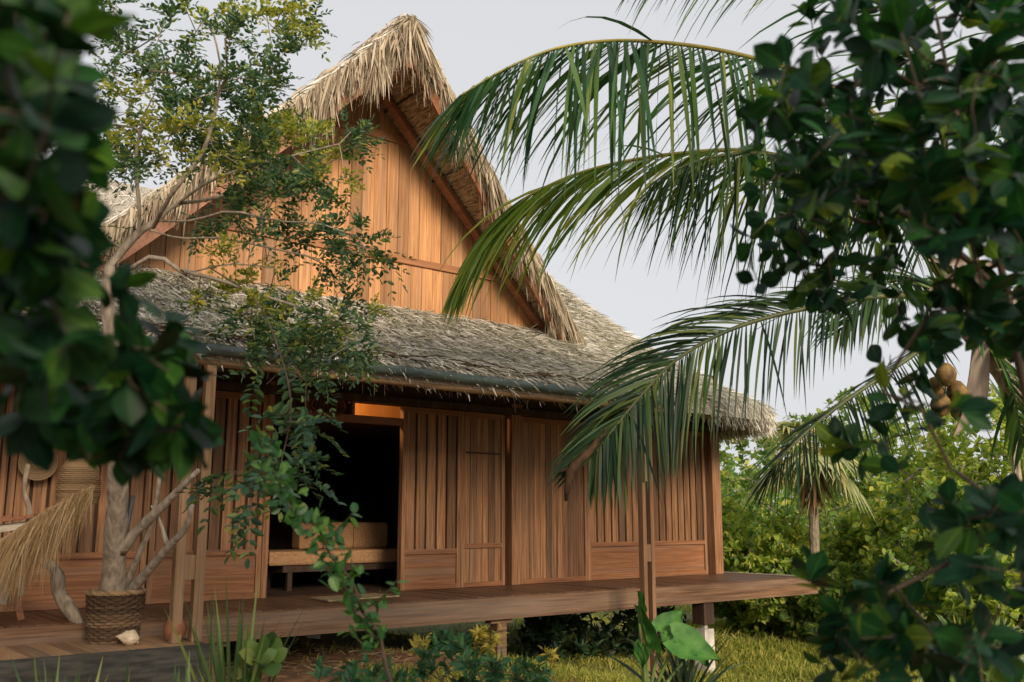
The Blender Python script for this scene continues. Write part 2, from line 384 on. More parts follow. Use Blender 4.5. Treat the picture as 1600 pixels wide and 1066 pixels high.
def ground():
    fine = np.unique(np.concatenate([np.linspace(-400, -30, 12), np.linspace(-30, 45, 180), np.linspace(45, 450, 12)]))
    X, Y = np.meshgrid(fine, fine, indexing='ij'); n = len(fine)
    V = np.stack([X, Y, gz(X, Y)], -1).reshape(-1, 3)
    i, j = np.meshgrid(np.arange(n - 1), np.arange(n - 1), indexing='ij')
    q = np.stack([i * n + j, (i + 1) * n + j, (i + 1) * n + j + 1, i * n + j + 1], -1).reshape(-1, 4)
    m, nn, l, b, o = nmat('soil and leaf litter')
    tc = nn.new('ShaderNodeTexCoord')
    a = nn.new('ShaderNodeTexNoise'); a.inputs['Scale'].default_value = 6; a.inputs['Detail'].default_value = 8; l.new(tc.outputs['Object'], a.inputs['Vector'])
    c = nn.new('ShaderNodeTexNoise'); c.inputs['Scale'].default_value = .35; c.inputs['Detail'].default_value = 4; l.new(tc.outputs['Object'], c.inputs['Vector'])
    soil = ramp(nn, [(.3, (.13, .055, .025)), (.55, (.30, .135, .065)), (.75, (.42, .22, .11))]); l.new(a.outputs['Fac'], soil.inputs[0])
    lit = ramp(nn, [(.3, (.06, .065, .025)), (.6, (.17, .17, .06)), (.8, (.27, .23, .11))]); l.new(a.outputs['Fac'], lit.inputs[0])
    sx = nn.new('ShaderNodeSeparateXYZ'); l.new(tc.outputs['Object'], sx.inputs[0])
    mr = nn.new('ShaderNodeMapRange'); mr.inputs['From Min'].default_value = 6.2; mr.inputs['From Max'].default_value = 8.0; l.new(sx.outputs[0], mr.inputs['Value'])
    ad = nn.new('ShaderNodeMath'); ad.operation = 'MULTIPLY_ADD'; ad.inputs[1].default_value = 1.2; ad.use_clamp = True
    sb = nn.new('ShaderNodeMath'); sb.operation = 'SUBTRACT'; sb.inputs[1].default_value = .5; l.new(c.outputs['Fac'], sb.inputs[0])
    l.new(sb.outputs[0], ad.inputs[0]); l.new(mr.outputs[0], ad.inputs[2])
    l.new(rgbmix(nn, l, ad.outputs[0], soil.outputs[0], lit.outputs[0]), b.inputs['Base Color'])
    b.inputs['Roughness'].default_value = .95
    bp = nn.new('ShaderNodeBump'); bp.inputs['Strength'].default_value = .6; bp.inputs['Distance'].default_value = .05
    l.new(a.outputs['Fac'], bp.inputs['Height']); l.new(bp.outputs[0], b.inputs['Normal'])
    mb = MB(); mb.add(V, q)
    tag(mb.build('ground', m, None, True), 'reddish soil and leaf litter under and around the house', 'ground', kind='structure')
ground()

# ------------------------------------------------------------------ house
YW = 10.2
XC = 5.7                       # gable axis
house = thing('timber_house', 'thatched timber pavilion on stilts with tall plank gable and sliding doors', 'house', (XC, YW, .9))
def part(mb, name, mat, parent=house, smooth=False): return mb.build(name, M[mat], parent, smooth)

APEX, SL = 7.39, .93
def roofz(x): return APEX - SL * abs(x - XC)

# gable wall: boards in three rows, dark backing
def board_row(mb, x0, x1, w, z0, z1, y=YW, gap=.007, clip=True, th=.03):
    x = x0
    while x < x1 - .01:
        ww = min(w * random.uniform(.9, 1.1), x1 - x)
        a, b = x + gap / 2, x + ww - gap / 2
        yy = y + random.uniform(-.003, .003)
        ta, tb = (min(z1, roofz(a)), min(z1, roofz(b))) if clip else (z1, z1)
        if max(ta, tb) > z0 + .02:
            ta, tb = max(ta, z0 + .005), max(tb, z0 + .005)
            mb.hexa([(a, yy, z0), (b, yy, z0), (b, yy + th, z0), (a, yy + th, z0), (a, yy, ta), (b, yy, tb), (b, yy + th, tb), (a, yy + th, ta)])
        x += ww
mb = MB()
board_row(mb, 2.0, 9.4, .158, 3.95, 4.985)
board_row(mb, 2.0, 9.4, .175, 5.075, 6.585)
board_row(mb, 4.4, 7.0, .172, 6.685, 7.36)
gable = part(mb, 'gable_wall', 'gable')
mb = MB()
mb.add([(2.0, YW + .05, 3.95), (9.4, YW + .05, 3.95), (XC, YW + .05, APEX)], [[0, 1, 2]])
part(mb, 'wall_backing', 'dark', gable)
mb = MB()
for z, w in ((5.03, .09), (6.635, .1)):
    hw = (APEX - z) / SL
    mb.box(XC - hw, XC + hw, YW - .03, YW + .035, z - w / 2, z + w / 2)
part(mb, 'trim_board', 'trim', gable)
mb = MB()                                    # raking trim along the roof line
for s in (-1, 1):
    mb.beam((XC + s * .02, YW - .03, APEX - .05), (XC + s * 3.75, YW - .03, APEX - .05 - SL * 3.73), .06, .12, (0, -1, 0))
part(mb, 'raking_trim', 'rake', gable)

# gable roof: a prow that runs further out at the ridge
RZ, TH = 7.64, .30                            # ridge top, thatch thickness
PR0, PR1, HW, RS = 9.02, 9.92, 3.62, .965               # front edge at ridge / at foot
def gpt(s, a, y, off=0.0):                    # a: 0 ridge .. 1 foot; concave profile
    x = XC + s * HW * a
    z = RZ - RS * HW * a - .05 * math.sin(math.pi * a) + off
    return (x, y, z)
def front_y(a): return PR0 + (PR1 - PR0) * a
def back_y(a): return 17.0 - .9 * a
NA = 10
for nm, mt, o0 in (('gable_roof', 'thatch_bed', 0.0), ('roof_underside', 'thatch_under', -TH)):
    mb = MB()
    for s in (-1, 1):
        v = []
        for i in range(NA + 1):
            a = i / NA
            for y in (front_y(a) + (.10 if o0 else 0), back_y(a)): v.append(gpt(s, a, y, o0))
        q = [[2 * i, 2 * i + 1, 2 * i + 3, 2 * i + 2] for i in range(NA)]
        if not o0:                            # close the thatch's front edge
            k = len(v)
            for i in range(NA + 1):
                a = i / NA; v.append(gpt(s, a, front_y(a) + .10, -TH))
            q += [[2 * i, 2 * i + 2, k + i + 1, k + i] for i in range(NA)]
        mb.add(v, q)
    ob = part(mb, nm, mt)
    if not o0: gable_roof = ob
mb = MB()                                     # barge boards just inside the thatch fringe
for s in (-1, 1):
    for i in range(NA):
        a, b = i / NA, (i + 1) / NA
        mb.hexa([gpt(s, a, front_y(a) + .02, -TH - .20), gpt(s, b, front_y(b) + .02, -TH - .20), gpt(s, b, front_y(b) + .07, -TH - .20), gpt(s, a, front_y(a) + .07, -TH - .20),
                 gpt(s, a, front_y(a) + .02, -TH + .04), gpt(s, b, front_y(b) + .02, -TH + .04), gpt(s, b, front_y(b) + .07, -TH + .04), gpt(s, a, front_y(a) + .07, -TH + .04)])
part(mb, 'barge_board', 'rake', gable_roof)
mb = MB()
mb.box(XC - .06, XC + .06, 9.06, 16.6, RZ - TH - .30, RZ - TH - .12)
part(mb, 'ridge_beam', 'rake', gable_roof)
for s in (-1, 1):                             # two rafters under the overhang on each slope
    for fy in (.78,):
        mb = MB()
        pts = []
        for i in range(NA + 1):
            a = i / NA; y = front_y(a) + (YW - front_y(a)) * fy
            pts.append(gpt(s, a, y, -TH - .07))
        for p, q in zip(pts[:-1], pts[1:]): mb.beam(p, q, .06, .13, (0, 1, 0))
        part(mb, 'rafter', 'rake', gable_roof)
for s in (-1, 1):                             # purlins crossing under the overhang
    for a in np.linspace(.1, .95, 5):
        mb = MB(); mb.tube([gpt(s, a, front_y(a) + .1, -TH - .01), gpt(s, a, YW + .1, -TH - .01)], .014, 6); part(mb, 'purlin', 'bamboo_dark', gable_roof)

def blades(mb, P, D, L, w, lift, seg=3, curl=.25, flat=None):
    """thin dry blades from P along D; the tips sink by curl"""
    n = len(P)
    D = D / np.linalg.norm(D, axis=1)[:, None]
    side = np.cross(D, RNG.normal(size=(n, 3)) + (flat if flat is not None else 0)); side /= np.linalg.norm(side, axis=1)[:, None] + 1e-9
    t = np.linspace(0, 1, seg + 1)
    C = P[:, None] + D[:, None] * (L[:, None] * t)[..., None]
    C[..., 2] += lift[:, None] * t - (curl * L)[:, None] * t ** 2
    wd = (w[:, None] * np.array([.7, 1.0, .75, .12] if seg == 3 else np.linspace(1, .15, seg + 1)))[..., None] * side[:, None]
    mb.strips(C, wd)

def fringe(s, n, per):
    mb = MB()
    a = RNG.uniform(-.01, 1.0, n); k_ = RNG.uniform(size=n) < .6; a[k_] = np.round(a[k_] * 34) / 34 + RNG.normal(0, .005, k_.sum())
    y = PR0 + (PR1 - PR0) * a - .04 + RNG.uniform(-.05, .30, n) * .8
    x = XC + s * HW * a
    z = RZ - RS * HW * a - .05 * np.sin(np.pi * np.clip(a, 0, 1)) + RNG.uniform(-.14, .05, n)
    P = np.stack([x, y, z], 1)
    D = np.stack([s * RNG.uniform(.0, .34, n), RNG.uniform(-.35, .05, n), -np.ones(n)], 1) + RNG.normal(0, .09, (n, 3))
    # ragged bunches make the lower outline uneven
    L = (.34 + .20 * np.sin(a * 57 + s) * np.sin(a * 23 + 2) + RNG.normal(0, .08, n)).clip(.12, .8) * (1.0 if s > 0 else np.clip(1.3 - .8 * a, .6, 1.3))
    w = RNG.uniform(.006, .016, n)
    blades(mb, P, D, L, w, RNG.uniform(0, .06, n), 3, .15)
    part(mb, 'thatch_fringe', 'straw', gable_roof)
fringe(-1, 4200, 0); fringe(1, 3200, 0)
def slope_blades(s, n):
    mb = MB()
    a = RNG.uniform(0, 1, n); y = np.where(RNG.uniform(size=n) < .55, RNG.uniform(0, 1.4, n), RNG.uniform(0, 7, n)) + PR0 + (PR1 - PR0) * a
    P = np.stack([XC + s * HW * a, y, RZ - RS * HW * a - .05 * np.sin(np.pi * a) + RNG.uniform(-.03, .03, n)], 1)
    D = np.stack([np.full(n, s * 1.0), np.zeros(n), np.full(n, -.97)], 1) + RNG.normal(0, .11, (n, 3))
    blades(mb, P, D, RNG.uniform(.22, .45, n), RNG.uniform(.006, .013, n), RNG.uniform(.0, .05, n), 3, .12)
    part(mb, 'thatch_layer', 'thatch', gable_roof)
slope_blades(-1, 6500); slope_blades(1, 5500)
mb = MB()                                     # ridge capping
n = 2600
y = RNG.uniform(PR0 - .05, 16, n)
sgn = np.where(RNG.uniform(size=n) < .5, -1.0, 1.0)
P = np.stack([XC + RNG.normal(0, .05, n), y, RZ + RNG.uniform(0, .06, n)], 1)
D = np.stack([sgn, RNG.normal(-.1, .35, n), np.full(n, -.75)], 1) + RNG.normal(0, .13, (n, 3))
blades(mb, P, D, RNG.uniform(.15, .34, n), RNG.uniform(.006, .012, n), RNG.uniform(.0, .06, n), 3, .35)
part(mb, 'ridge_cap', 'straw', gable_roof)

# skirt roof: a loft from the eave (rounded corners) up to the gable foot and the hip ridges
EY, EZ = 8.15, 3.30
def loop():
    E, T = [], []
    def put(e, t): E.append(e); T.append(t)
    for x in np.linspace(XC, 9.1, 9): put((x, EY, EZ), (x, YW, 4.40))
    put((9.35, EY, EZ), (8.2, 11.6, 5.28)); put((9.6, EY, EZ), (7.2, 13, 6.25)); put((9.9, EY, EZ), (9.2, 13, 6.25))
    put((10.2, EY, EZ), (10.9, 13, 6.25))
    for k in range(1, 13):
        an = k / 12 * math.pi / 2
        put((10.2 + 3.2 * math.sin(an), 11.5 - 3.35 * math.cos(an), EZ + .05 * k / 12), (10.9, 13, 6.25))
    put((13.4, 14.5, EZ + .05), (10.9, 13, 6.25))
    for k in range(1, 7):
        an = k / 6 * math.pi / 2
        put((10.2 + 3.2 * math.cos(an), 14.5 + 3.35 * math.sin(an), EZ), (10.9, 13, 6.25))
    put((XC, 17.85, EZ), (XC, 13, 6.25))
    return np.array(E), np.array(T)
E_, T_ = loop()
Em, Tm = E_.copy(), T_.copy(); Em[:, 0] = 2 * XC - Em[:, 0]; Tm[:, 0] = 2 * XC - Tm[:, 0]
Tm[Tm[:, 2] > 6.2, 0] = np.maximum(Tm[Tm[:, 2] > 6.2, 0], 2.8)
def loft_pt(E, T, t):                         # t: 0 eave .. 1 top, slightly sagging
    p = E + (T - E) * t[..., None]
    L = np.linalg.norm(T - E, axis=-1)
    p[..., 2] -= .035 * L * np.sin(np.pi * t)
    return p
NT = 8
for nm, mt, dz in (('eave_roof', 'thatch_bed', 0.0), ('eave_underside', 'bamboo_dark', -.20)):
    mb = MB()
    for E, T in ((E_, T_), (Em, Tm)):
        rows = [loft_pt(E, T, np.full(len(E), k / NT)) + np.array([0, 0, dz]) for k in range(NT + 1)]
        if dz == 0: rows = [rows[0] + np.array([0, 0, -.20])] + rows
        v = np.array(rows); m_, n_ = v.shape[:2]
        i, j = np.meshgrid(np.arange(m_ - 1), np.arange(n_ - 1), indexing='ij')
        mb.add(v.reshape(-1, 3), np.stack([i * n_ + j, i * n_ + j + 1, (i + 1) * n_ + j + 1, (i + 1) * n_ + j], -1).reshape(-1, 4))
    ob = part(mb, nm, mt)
    if dz == 0: eave_roof = ob
def loft_blades(E, T, n, sl, name, mat, tr=(0.02, 1.0)):
    e0, e1, t0, t1 = E[:-1][sl], E[1:][sl], T[:-1][sl], T[1:][sl]
    area = (np.linalg.norm(e1 - e0, axis=1) + np.linalg.norm(t1 - t0, axis=1)) * np.linalg.norm((e0 + e1 - t0 - t1) / 2, axis=1)
    k = RNG.choice(len(area), n, p=area / area.sum())
    u = RNG.uniform(size=n)[:, None]
    Ea, Ta = e0[k] + (e1[k] - e0[k]) * u, t0[k] + (t1[k] - t0[k]) * u
    t = RNG.uniform(*tr, n)
    P = loft_pt(Ea, Ta, t); dn = Ea - Ta; dn /= np.linalg.norm(dn, axis=1)[:, None]
    P[:, 2] += RNG.uniform(-.01, .03, n)
    D = dn + RNG.normal(0, .30, (n, 3)) * np.array([1, 1, .5])
    mb = MB()
    nrm = np.cross(dn, np.array([1.0, .02, 0])); nrm *= np.sign(nrm[:, 2:3]) + (nrm[:, 2:3] == 0)
    blades(mb, P, D, RNG.uniform(.10, .32, n), RNG.uniform(.004, .011, n), RNG.uniform(.01, .06, n), 3, .10, nrm * 1.6)
    part(mb, name, mat, eave_roof)
loft_blades(E_, T_, 34000, slice(0, 12), 'thatch_layer', 'thatch')
loft_blades(E_, T_, 21000, slice(11, 25), 'thatch_layer', 'thatch')
loft_blades(Em, Tm, 17000, slice(0, 10), 'thatch_layer', 'thatch')
loft_blades(Em, Tm, 6000, slice(10, 25), 'thatch_layer', 'thatch')
def eave_fringe(E, T, sl, n, name='thatch_fringe', mat='thatch', ln=(.18, .42), drop=-.9):
    e0, e1, t0, t1 = E[:-1][sl], E[1:][sl], T[:-1][sl], T[1:][sl]
    le = np.linalg.norm(e1 - e0, axis=1)
    k = RNG.choice(len(le), n, p=le / le.sum()); u = RNG.uniform(size=n)[:, None]
    P = e0[k] + (e1[k] - e0[k]) * u; tt = t0[k] + (t1[k] - t0[k]) * u
    out = P - tt; out[:, 2] = 0; out /= np.linalg.norm(out, axis=1)[:, None]
    P = P - out * RNG.uniform(0, .35, n)[:, None]; P[:, 2] += RNG.uniform(-.14, .10, n)
    D = out * RNG.uniform(.2, .9, n)[:, None] + np.array([0, 0, drop]) * RNG.uniform(.4, 1, n)[:, None] + RNG.normal(0, .25, (n, 3))
    mb = MB(); blades(mb, P, D, RNG.uniform(*ln, n), RNG.uniform(.005, .011, n), np.zeros(n), 3, .1)
    part(mb, name, mat, eave_roof)
eave_fringe(E_, T_, slice(11, 25), 6500, ln=(.09, .24), drop=-1.8)
eave_fringe(E_, T_, slice(0, 12), 1800, ln=(.10, .22), drop=-.35)
eave_fringe(Em, Tm, slice(0, 12), 1800, ln=(.10, .22), drop=-.35)
mb = MB()                                     # loose dark palm stalks lying along the gutter
for i in range(170):
    x = random.uniform(1, 9.2); y = EY - random.uniform(-.10, .03)
    a = random.uniform(-.5, .5); L = random.uniform(.2, .5)
    p0 = np.array([x, y, EZ + random.uniform(.02, .09)]); d = np.array([math.cos(a), -.25 * random.random(), math.sin(a) * .45 - .12]) * random.choice((-1, 1, 1))
    if d[2] > .12: d[2] *= .4
    mb.tube([p0, p0 + d * L * .5 + np.array([0, 0, .015]), p0 + d * L], [.007, .007, .004], 5)
part(mb, 'palm_stalk', 'husk', eave_roof)
# bamboo along the eave: a green gutter pole over a tan one, purlins behind
def bamboo_pole(mb, p, q, r, joints=.42):
    p, q = np.asarray(p, float), np.asarray(q, float); L = np.linalg.norm(q - p); pts, rad = [], []
    k = max(2, int(L / joints))
    for i in range(k):
        for t, rr in ((0, 1.0), (.03, 1.12), (.06, .98), (.5, .95), (.97, .98)):
            pts.append(p + (q - p) * (i + t) / k); rad.append(r * rr)
    mb.tube(pts, rad, 10)
mb = MB(); bamboo_pole(mb, (-.3, EY - .06, EZ - .075), (9.1, EY - .06, EZ - .105), .055, .6)
part(mb, 'gutter_pole', 'bamboo_green', eave_roof, True)
mb = MB(); bamboo_pole(mb, (-.3, EY + .02, EZ - .185), (9.5, EY + .02, EZ - .205), .034, 1.1)
part(mb, 'eave_pole', 'bamboo', eave_roof, True)
for y, z in ((8.5, 3.22), (8.9, 3.38), (9.35, 3.58), (9.8, 3.78)):
    mb = MB(); bamboo_pole(mb, (-.5, y, z), (11.5, y, z - .02), .04, .7)
    part(mb, 'purlin', 'bamboo_dark', eave_roof, True)
mb = MB()
for x in np.arange(.2, 10.6, .62):
    mb.tube([(x, EY + .05, EZ - .14), (x, YW + .02, 4.18)], .03, 7)
ob = part(mb, 'rafter', 'bamboo_dark', eave_roof)

# lower wall
def slat_panel(name, x0, x1, z0, z1, rail, slats, top=None, planks=False, y=YW):
    """framed leaf: stiles and rails, upright slats over a solid lower panel"""
    s = .055
    mb = MB(); mb.box(x0 + s, x1 - s, y + .042, y + .06, z0 + .01, z1 - .01)
    r = part(mb, name, 'dark')
    for a, b in ((x0, x0 + s), (x1 - s, x1)):
        mb = MB(); mb.box(a, b, y - .02, y + .06, z0, z1); part(mb, 'stile', 'wall', r)
    rr = [(z0, z0 + .06, .017), (z1 - .07, z1, .017)]
    if rail: rr.append((rail - .03, rail + .03, .022))
    for a, b, o in rr:
        mb = MB(); mb.box(x0 + s, x1 - s, y - o, y + .04, a, b); part(mb, 'rail', 'panel', r)
    zb = rail + .03 if rail else z0 + .06
    w = (x1 - x0 - 2 * s) / slats
    mb = MB()
    for i in range(slats):
        g = .003 if planks else .016
        d = random.uniform(-.003, .003)
        mb.box(x0 + s + i * w + g, x0 + s + (i + 1) * w - g, y + .002 + d, y + .03, zb, z1 - .07)
    part(mb, 'slat', 'wall', r)
    if rail:
        mb = MB()
        if planks: 
            for i in range(slats): mb.box(x0 + s + i * w + .002, x0 + s + (i + 1) * w - .002, y + .003, y + .03, z0 + .06, rail - .03)
            part(mb, 'lower_panel', 'wall', r)
        else:
            h = (rail - .03 - z0 - .06)
            mb.box(x0 + s + .003, x1 - s - .003, y + .004, y + .03, z0 + .061, rail - .031)
            part(mb, 'lower_panel', 'panel', r)
    return r
ZD, ZT = .905, 3.14
for x0, x1, n in ((-.95, .62, 9), (.64, 2.02, 8), (2.04, 3.38, 8), (3.40, 4.63, 8)):
    slat_panel('wall_panel', x0, x1, ZD, ZT, 1.40, n)
slat_panel('sliding_door', 6.42, 7.31, ZD, ZT, 1.36, 5, y=YW - .03)
slat_panel('sliding_door', 7.315, 8.03, ZD, ZT, 1.42, 6, planks=True, y=YW - .03)
slat_panel('plank_door', 8.33, 9.56, ZD, ZT, None, 11, planks=True)
slat_panel('sliding_door', 9.565, 12.14, ZD, ZT, 1.40, 17)
mb = MB(); mb.box(7.40, 7.95, YW - .043, YW - .031, 2.60, 2.62); part(mb, 'door_seam', 'dark')
for b in ((8.03, 8.14, YW + .08, YW + .14, ZD, ZT), (12.14, 12.29, YW + .08, YW + .12, ZD, ZT)):
    mb = MB(); mb.box(*b); part(mb, 'recess', 'dark')
for x0, x1, y0 in ((4.63, 4.70, YW - .04), (8.14, 8.33, YW - .06), (12.28, 12.48, YW - .06), (-1.2, -.96, YW - .06)):
    mb = MB(); mb.box(x0, x1, y0, YW + .12, ZD, 3.3); part(mb, 'wall_post', 'wall')
mb = MB()
mb.box(-1.2, 12.5, YW - .09, YW + .10, ZT + .01, ZT + .10); part(mb, 'door_track', 'dark')  # dark timber stands in for the deep shade under the eave
# header between door heads and skirt roof, with the clerestory left open over the doorway
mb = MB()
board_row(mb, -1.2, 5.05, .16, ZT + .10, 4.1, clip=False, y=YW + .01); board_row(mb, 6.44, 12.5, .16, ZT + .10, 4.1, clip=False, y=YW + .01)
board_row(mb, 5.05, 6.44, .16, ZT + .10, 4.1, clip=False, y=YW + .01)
part(mb, 'header_wall', 'dark')  # eave shade put into the board colour
mb = MB()
mb.box(4.70, 6.42, YW - .03, YW + .05, 2.90, 2.99)
part(mb, 'lintel', 'rake')
mb = MB(); mb.box(4.70, 5.70, YW + .06, YW + .09, 2.99, 3.15); part(mb, 'transom_blocker', 'dark')  # dark panel added to block the loft glow behind the tray
mb = MB(); mb.box(5.70, 5.74, YW - .03, YW + .09, 2.99, 3.14); part(mb, 'transom_post', 'rake')
# side, back walls, floor and inner partitions
mb = MB()
for x in (-1.2, 12.42):
    for yy in np.arange(10.3, 16.4, .2): mb.box(x, x + .06, yy + .003, yy + .197, ZD, 3.3)
for xx in np.arange(-1.2, 12.4, .2): mb.box(xx + .003, xx + .197, 16.4, 16.46, ZD, 3.3)
part(mb, 'outer_wall', 'wall')
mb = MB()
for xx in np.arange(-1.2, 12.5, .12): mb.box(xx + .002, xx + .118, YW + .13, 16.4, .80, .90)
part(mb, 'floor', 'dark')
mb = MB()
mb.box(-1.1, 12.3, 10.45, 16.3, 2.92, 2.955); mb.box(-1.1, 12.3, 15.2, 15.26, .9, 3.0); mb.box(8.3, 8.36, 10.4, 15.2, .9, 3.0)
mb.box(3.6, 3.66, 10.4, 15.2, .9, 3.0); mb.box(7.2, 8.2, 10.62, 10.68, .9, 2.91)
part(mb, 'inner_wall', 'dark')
mb = MB(); mb.box(3.0, 9.0, 11.7, 11.76, 2.96, 4.0); part(mb, 'loft_wall', 'plaster')
# veranda deck, fascia, piles
mb = MB()
x = 1.4
while x < 12.62:
    mb.box(x + .004, x + .106, 8.80, YW + .12, .862, .90 + random.uniform(-.002, .002)); x += .11
for i in range(10): mb.box(12.60 + .0, 12.86, 8.80 + i * .35 + .003, 8.80 + (i + 1) * .35 - .003, .864, .903)
deck = part(mb, 'deck', 'deck')
mb = MB(); mb.box(1.4, 9.3, 8.735, 8.797, .655, .892); mb.box(9.303, 12.93, 8.737, 8.797, .655, .89)
part(mb, 'fascia_board', 'fascia', deck)
mb = MB(); mb.box(12.865, 12.93, 8.80, 12.2, .66, .905); part(mb, 'end_board', 'concrete', deck)
mb = MB()
for yy in (9.3, 9.9, 11, 12.5, 14, 16): mb.box(-.8, 12.6, yy, yy + .1, .70, .80)
part(mb, 'joist', 'dark', deck)
for x, y, conc in ((3.6, 8.88, 0), (6.94, 8.88, 0), (10.47, 8.88, 1), (9.45, 11.0, 1), (6.0, 11.6, 1), (12.2, 11.2, 1), (3.0, 12.5, 1), (8.5, 14, 1), (12.2, 14.5, 1)):
    g = float(gz(x, y)) - .2
    mb = MB()
    if conc:
        mb.box(x - .10, x + .10, y - .09, y + .12, .36, .66); p = part(mb, 'pile', 'dark', house)
        mb = MB(); mb.box(x - .095, x + .095, y - .085, y + .10, g, .30); mb.box(x - .03, x + .03, y - .03, y + .03, .30, .36)
        part(mb, 'pile_footing', 'concrete', p)
    else:
        mb.box(x - .065, x + .065, y - .06, y + .07, g, .60); mb.box(x - .15, x + .15, y - .05, y + .06, .60, .66); part(mb, 'pile', 'fascia', house)

# paired eave poles with a spacer block
for (xb, zb, bm, tm) in ((3.045, .76, 'pole', 'pole'), (8.56, -.3, 'pole_dark', 'pole')):
    if zb < 0: zb = float(gz(8.6, 8.1)) - .1
    first = None; hw = .042 if xb < 5 else .029; ds = .085 if xb < 5 else .066
    for dx in (-ds, ds):
        mb = MB(); mb.box(xb + dx - hw, xb + dx + hw, 8.06, 8.14, zb, 3.07)
        if first is None:
            first = part(mb, 'eave_post', bm)
        else: part(mb, 'upright', bm, first)
    for za in (1.26, 2.3):
        mb = MB(); mb.box(xb - ds + hw, xb + ds - hw, 8.07, 8.13, za, za + .2); part(mb, 'spacer_block', bm, first)
mb = MB(); mb.box(8.47, 8.53, 8.02, 8.058, 2.2, 3.02); part(mb, 'splice_board', 'pole')

# things inside and on the deck
def rounded_box(mb, x0, x1, y0, y1, z0, z1, r=.05, puff=.02):
    xs = np.array([x0, x0 + r * .3, x0 + r, (x0 + x1) / 2, x1 - r, x1 - r * .3, x1]); ys = np.array([y0, y0 + r * .3, y0 + r, (y0 + y1) / 2, y1 - r, y1 - r * .3, y1])
    ins = np.array([r, r * .3, 0, 0, 0, r * .3, r])
    for sgn, zz in ((1, z1), (-1, z0)):
        v = [(x, y, zz - sgn * max(ins[i], ins[j]) + sgn * puff * math.sin(math.pi * (x - x0) / (x1 - x0)) * math.sin(math.pi * (y - y0) / (y1 - y0))) for i, x in enumerate(xs) for j, y in enumerate(ys)]
        f = [[i * 7 + j, (i + 1) * 7 + j, (i + 1) * 7 + j + 1, i * 7 + j + 1] for i in range(6) for j in range(6)]
        mb.add(v, f)
    zt, zb = z1 - r, z0 + r
    mb.add([(x0, y0, zb), (x1, y0, zb), (x1, y1, zb), (x0, y1, zb), (x0, y0, zt), (x1, y0, zt), (x1, y1, zt), (x0, y1, zt)],
           [[0, 1, 5, 4], [1, 2, 6, 5], [2, 3, 7, 6], [3, 0, 4, 7]])
sf = thing('sofa', 'low tan daybed sofa in the dark room beyond the open doorway', 'sofa', (6.1, 11.35, .9))
mb = MB(); rounded_box(mb, 5.10, 7.1, 10.98, 11.75, 1.20, 1.37, .03, .008); part(mb, 'seat', 'sofa', sf)
mb = MB(); mb.box(5.3, 7.1, 11.02, 11.7, 1.12, 1.195); part(mb, 'frame', 'dark', sf)
for a, b in ((5.74, 6.08), (6.09, 6.52), (6.53, 7.05)):
    mb = MB(); rounded_box(mb, a, b, 11.50, 11.70, 1.375, 1.71, .03, .012); part(mb, 'back_cushion', 'sofa', sf)
for x in (5.4, 7.0):
    for y in (11.06, 11.66):
        mb = MB(); mb.box(x - .03, x + .03, y - .03, y + .03, .9, 1.12); part(mb, 'leg', 'dark', sf)
mb = MB()
mx0, my0 = 5.35, 9.42
mb.hexa([(5.0, 9.30, .905), (5.95, 9.42, .905), (5.9, 9.85, .905), (5.05, 9.80, .905), (5.0, 9.30, .917), (5.95, 9.42, .917), (5.9, 9.85, .919), (5.05, 9.80, .919)])
tag(part(mb, 'doormat', 'mat', None), 'flat straw mat on the deck before the open doorway', 'mat')
tr = thing('rattan_tray', 'dark red brown rattan tray hung above the open doorway', 'tray', (5.38, 10.16, 3.06))
mb = MB()
for rr, zz in ((.17, 0), (.13, .01), (.2, -.01)):
    an = np.linspace(0, 2 * math.pi, 24); mb.tube(np.stack([5.34 + 1.3 * rr * np.cos(an), np.full(24, YW - .02 + zz), 3.08 + .72 * rr * np.sin(an)], 1), .014, 6)
part(mb, 'rim', 'rattan', tr)
mb = MB()
for k in np.linspace(-.16, .16, 7): mb.tube([(5.34 + k, YW, 3.0), (5.34 + k * .9, YW, 3.16)], .006, 5)
part(mb, 'weave', 'rattan', tr)

lamp = bpy.data.lights.new('loft_lamp', 'POINT'); lamp.energy = 80; lamp.color = (1, .55, .22); lamp.shadow_soft_size = .15
lo = bpy.data.objects.new('loft_lamp', lamp); lo.location = (5.9, 11.0, 3.6); COL.objects.link(lo)
lb = thing('hanging_lamp', 'small lit warm bulb hanging by the paired poles under the right eave', 'lamp', tuple(on_y(993, 672, 8.6)))
c = on_y(993, 672, 8.6)
mb = MB(); mb.lathe([(.001, -.045), (.022, -.035), (.032, -.012), (.028, .012), (.014, .03), (.012, .04)], c, 12); part(mb, 'bulb', 'bulb', lb, True)
mb = MB(); mb.lathe([(.016, .035), (.018, .075), (.001, .08)], c, 10); mb.tube([c + (0, 0, .075), (c[0], c[1], 3.3)], .004, 5); part(mb, 'cord', 'pipe', lb)

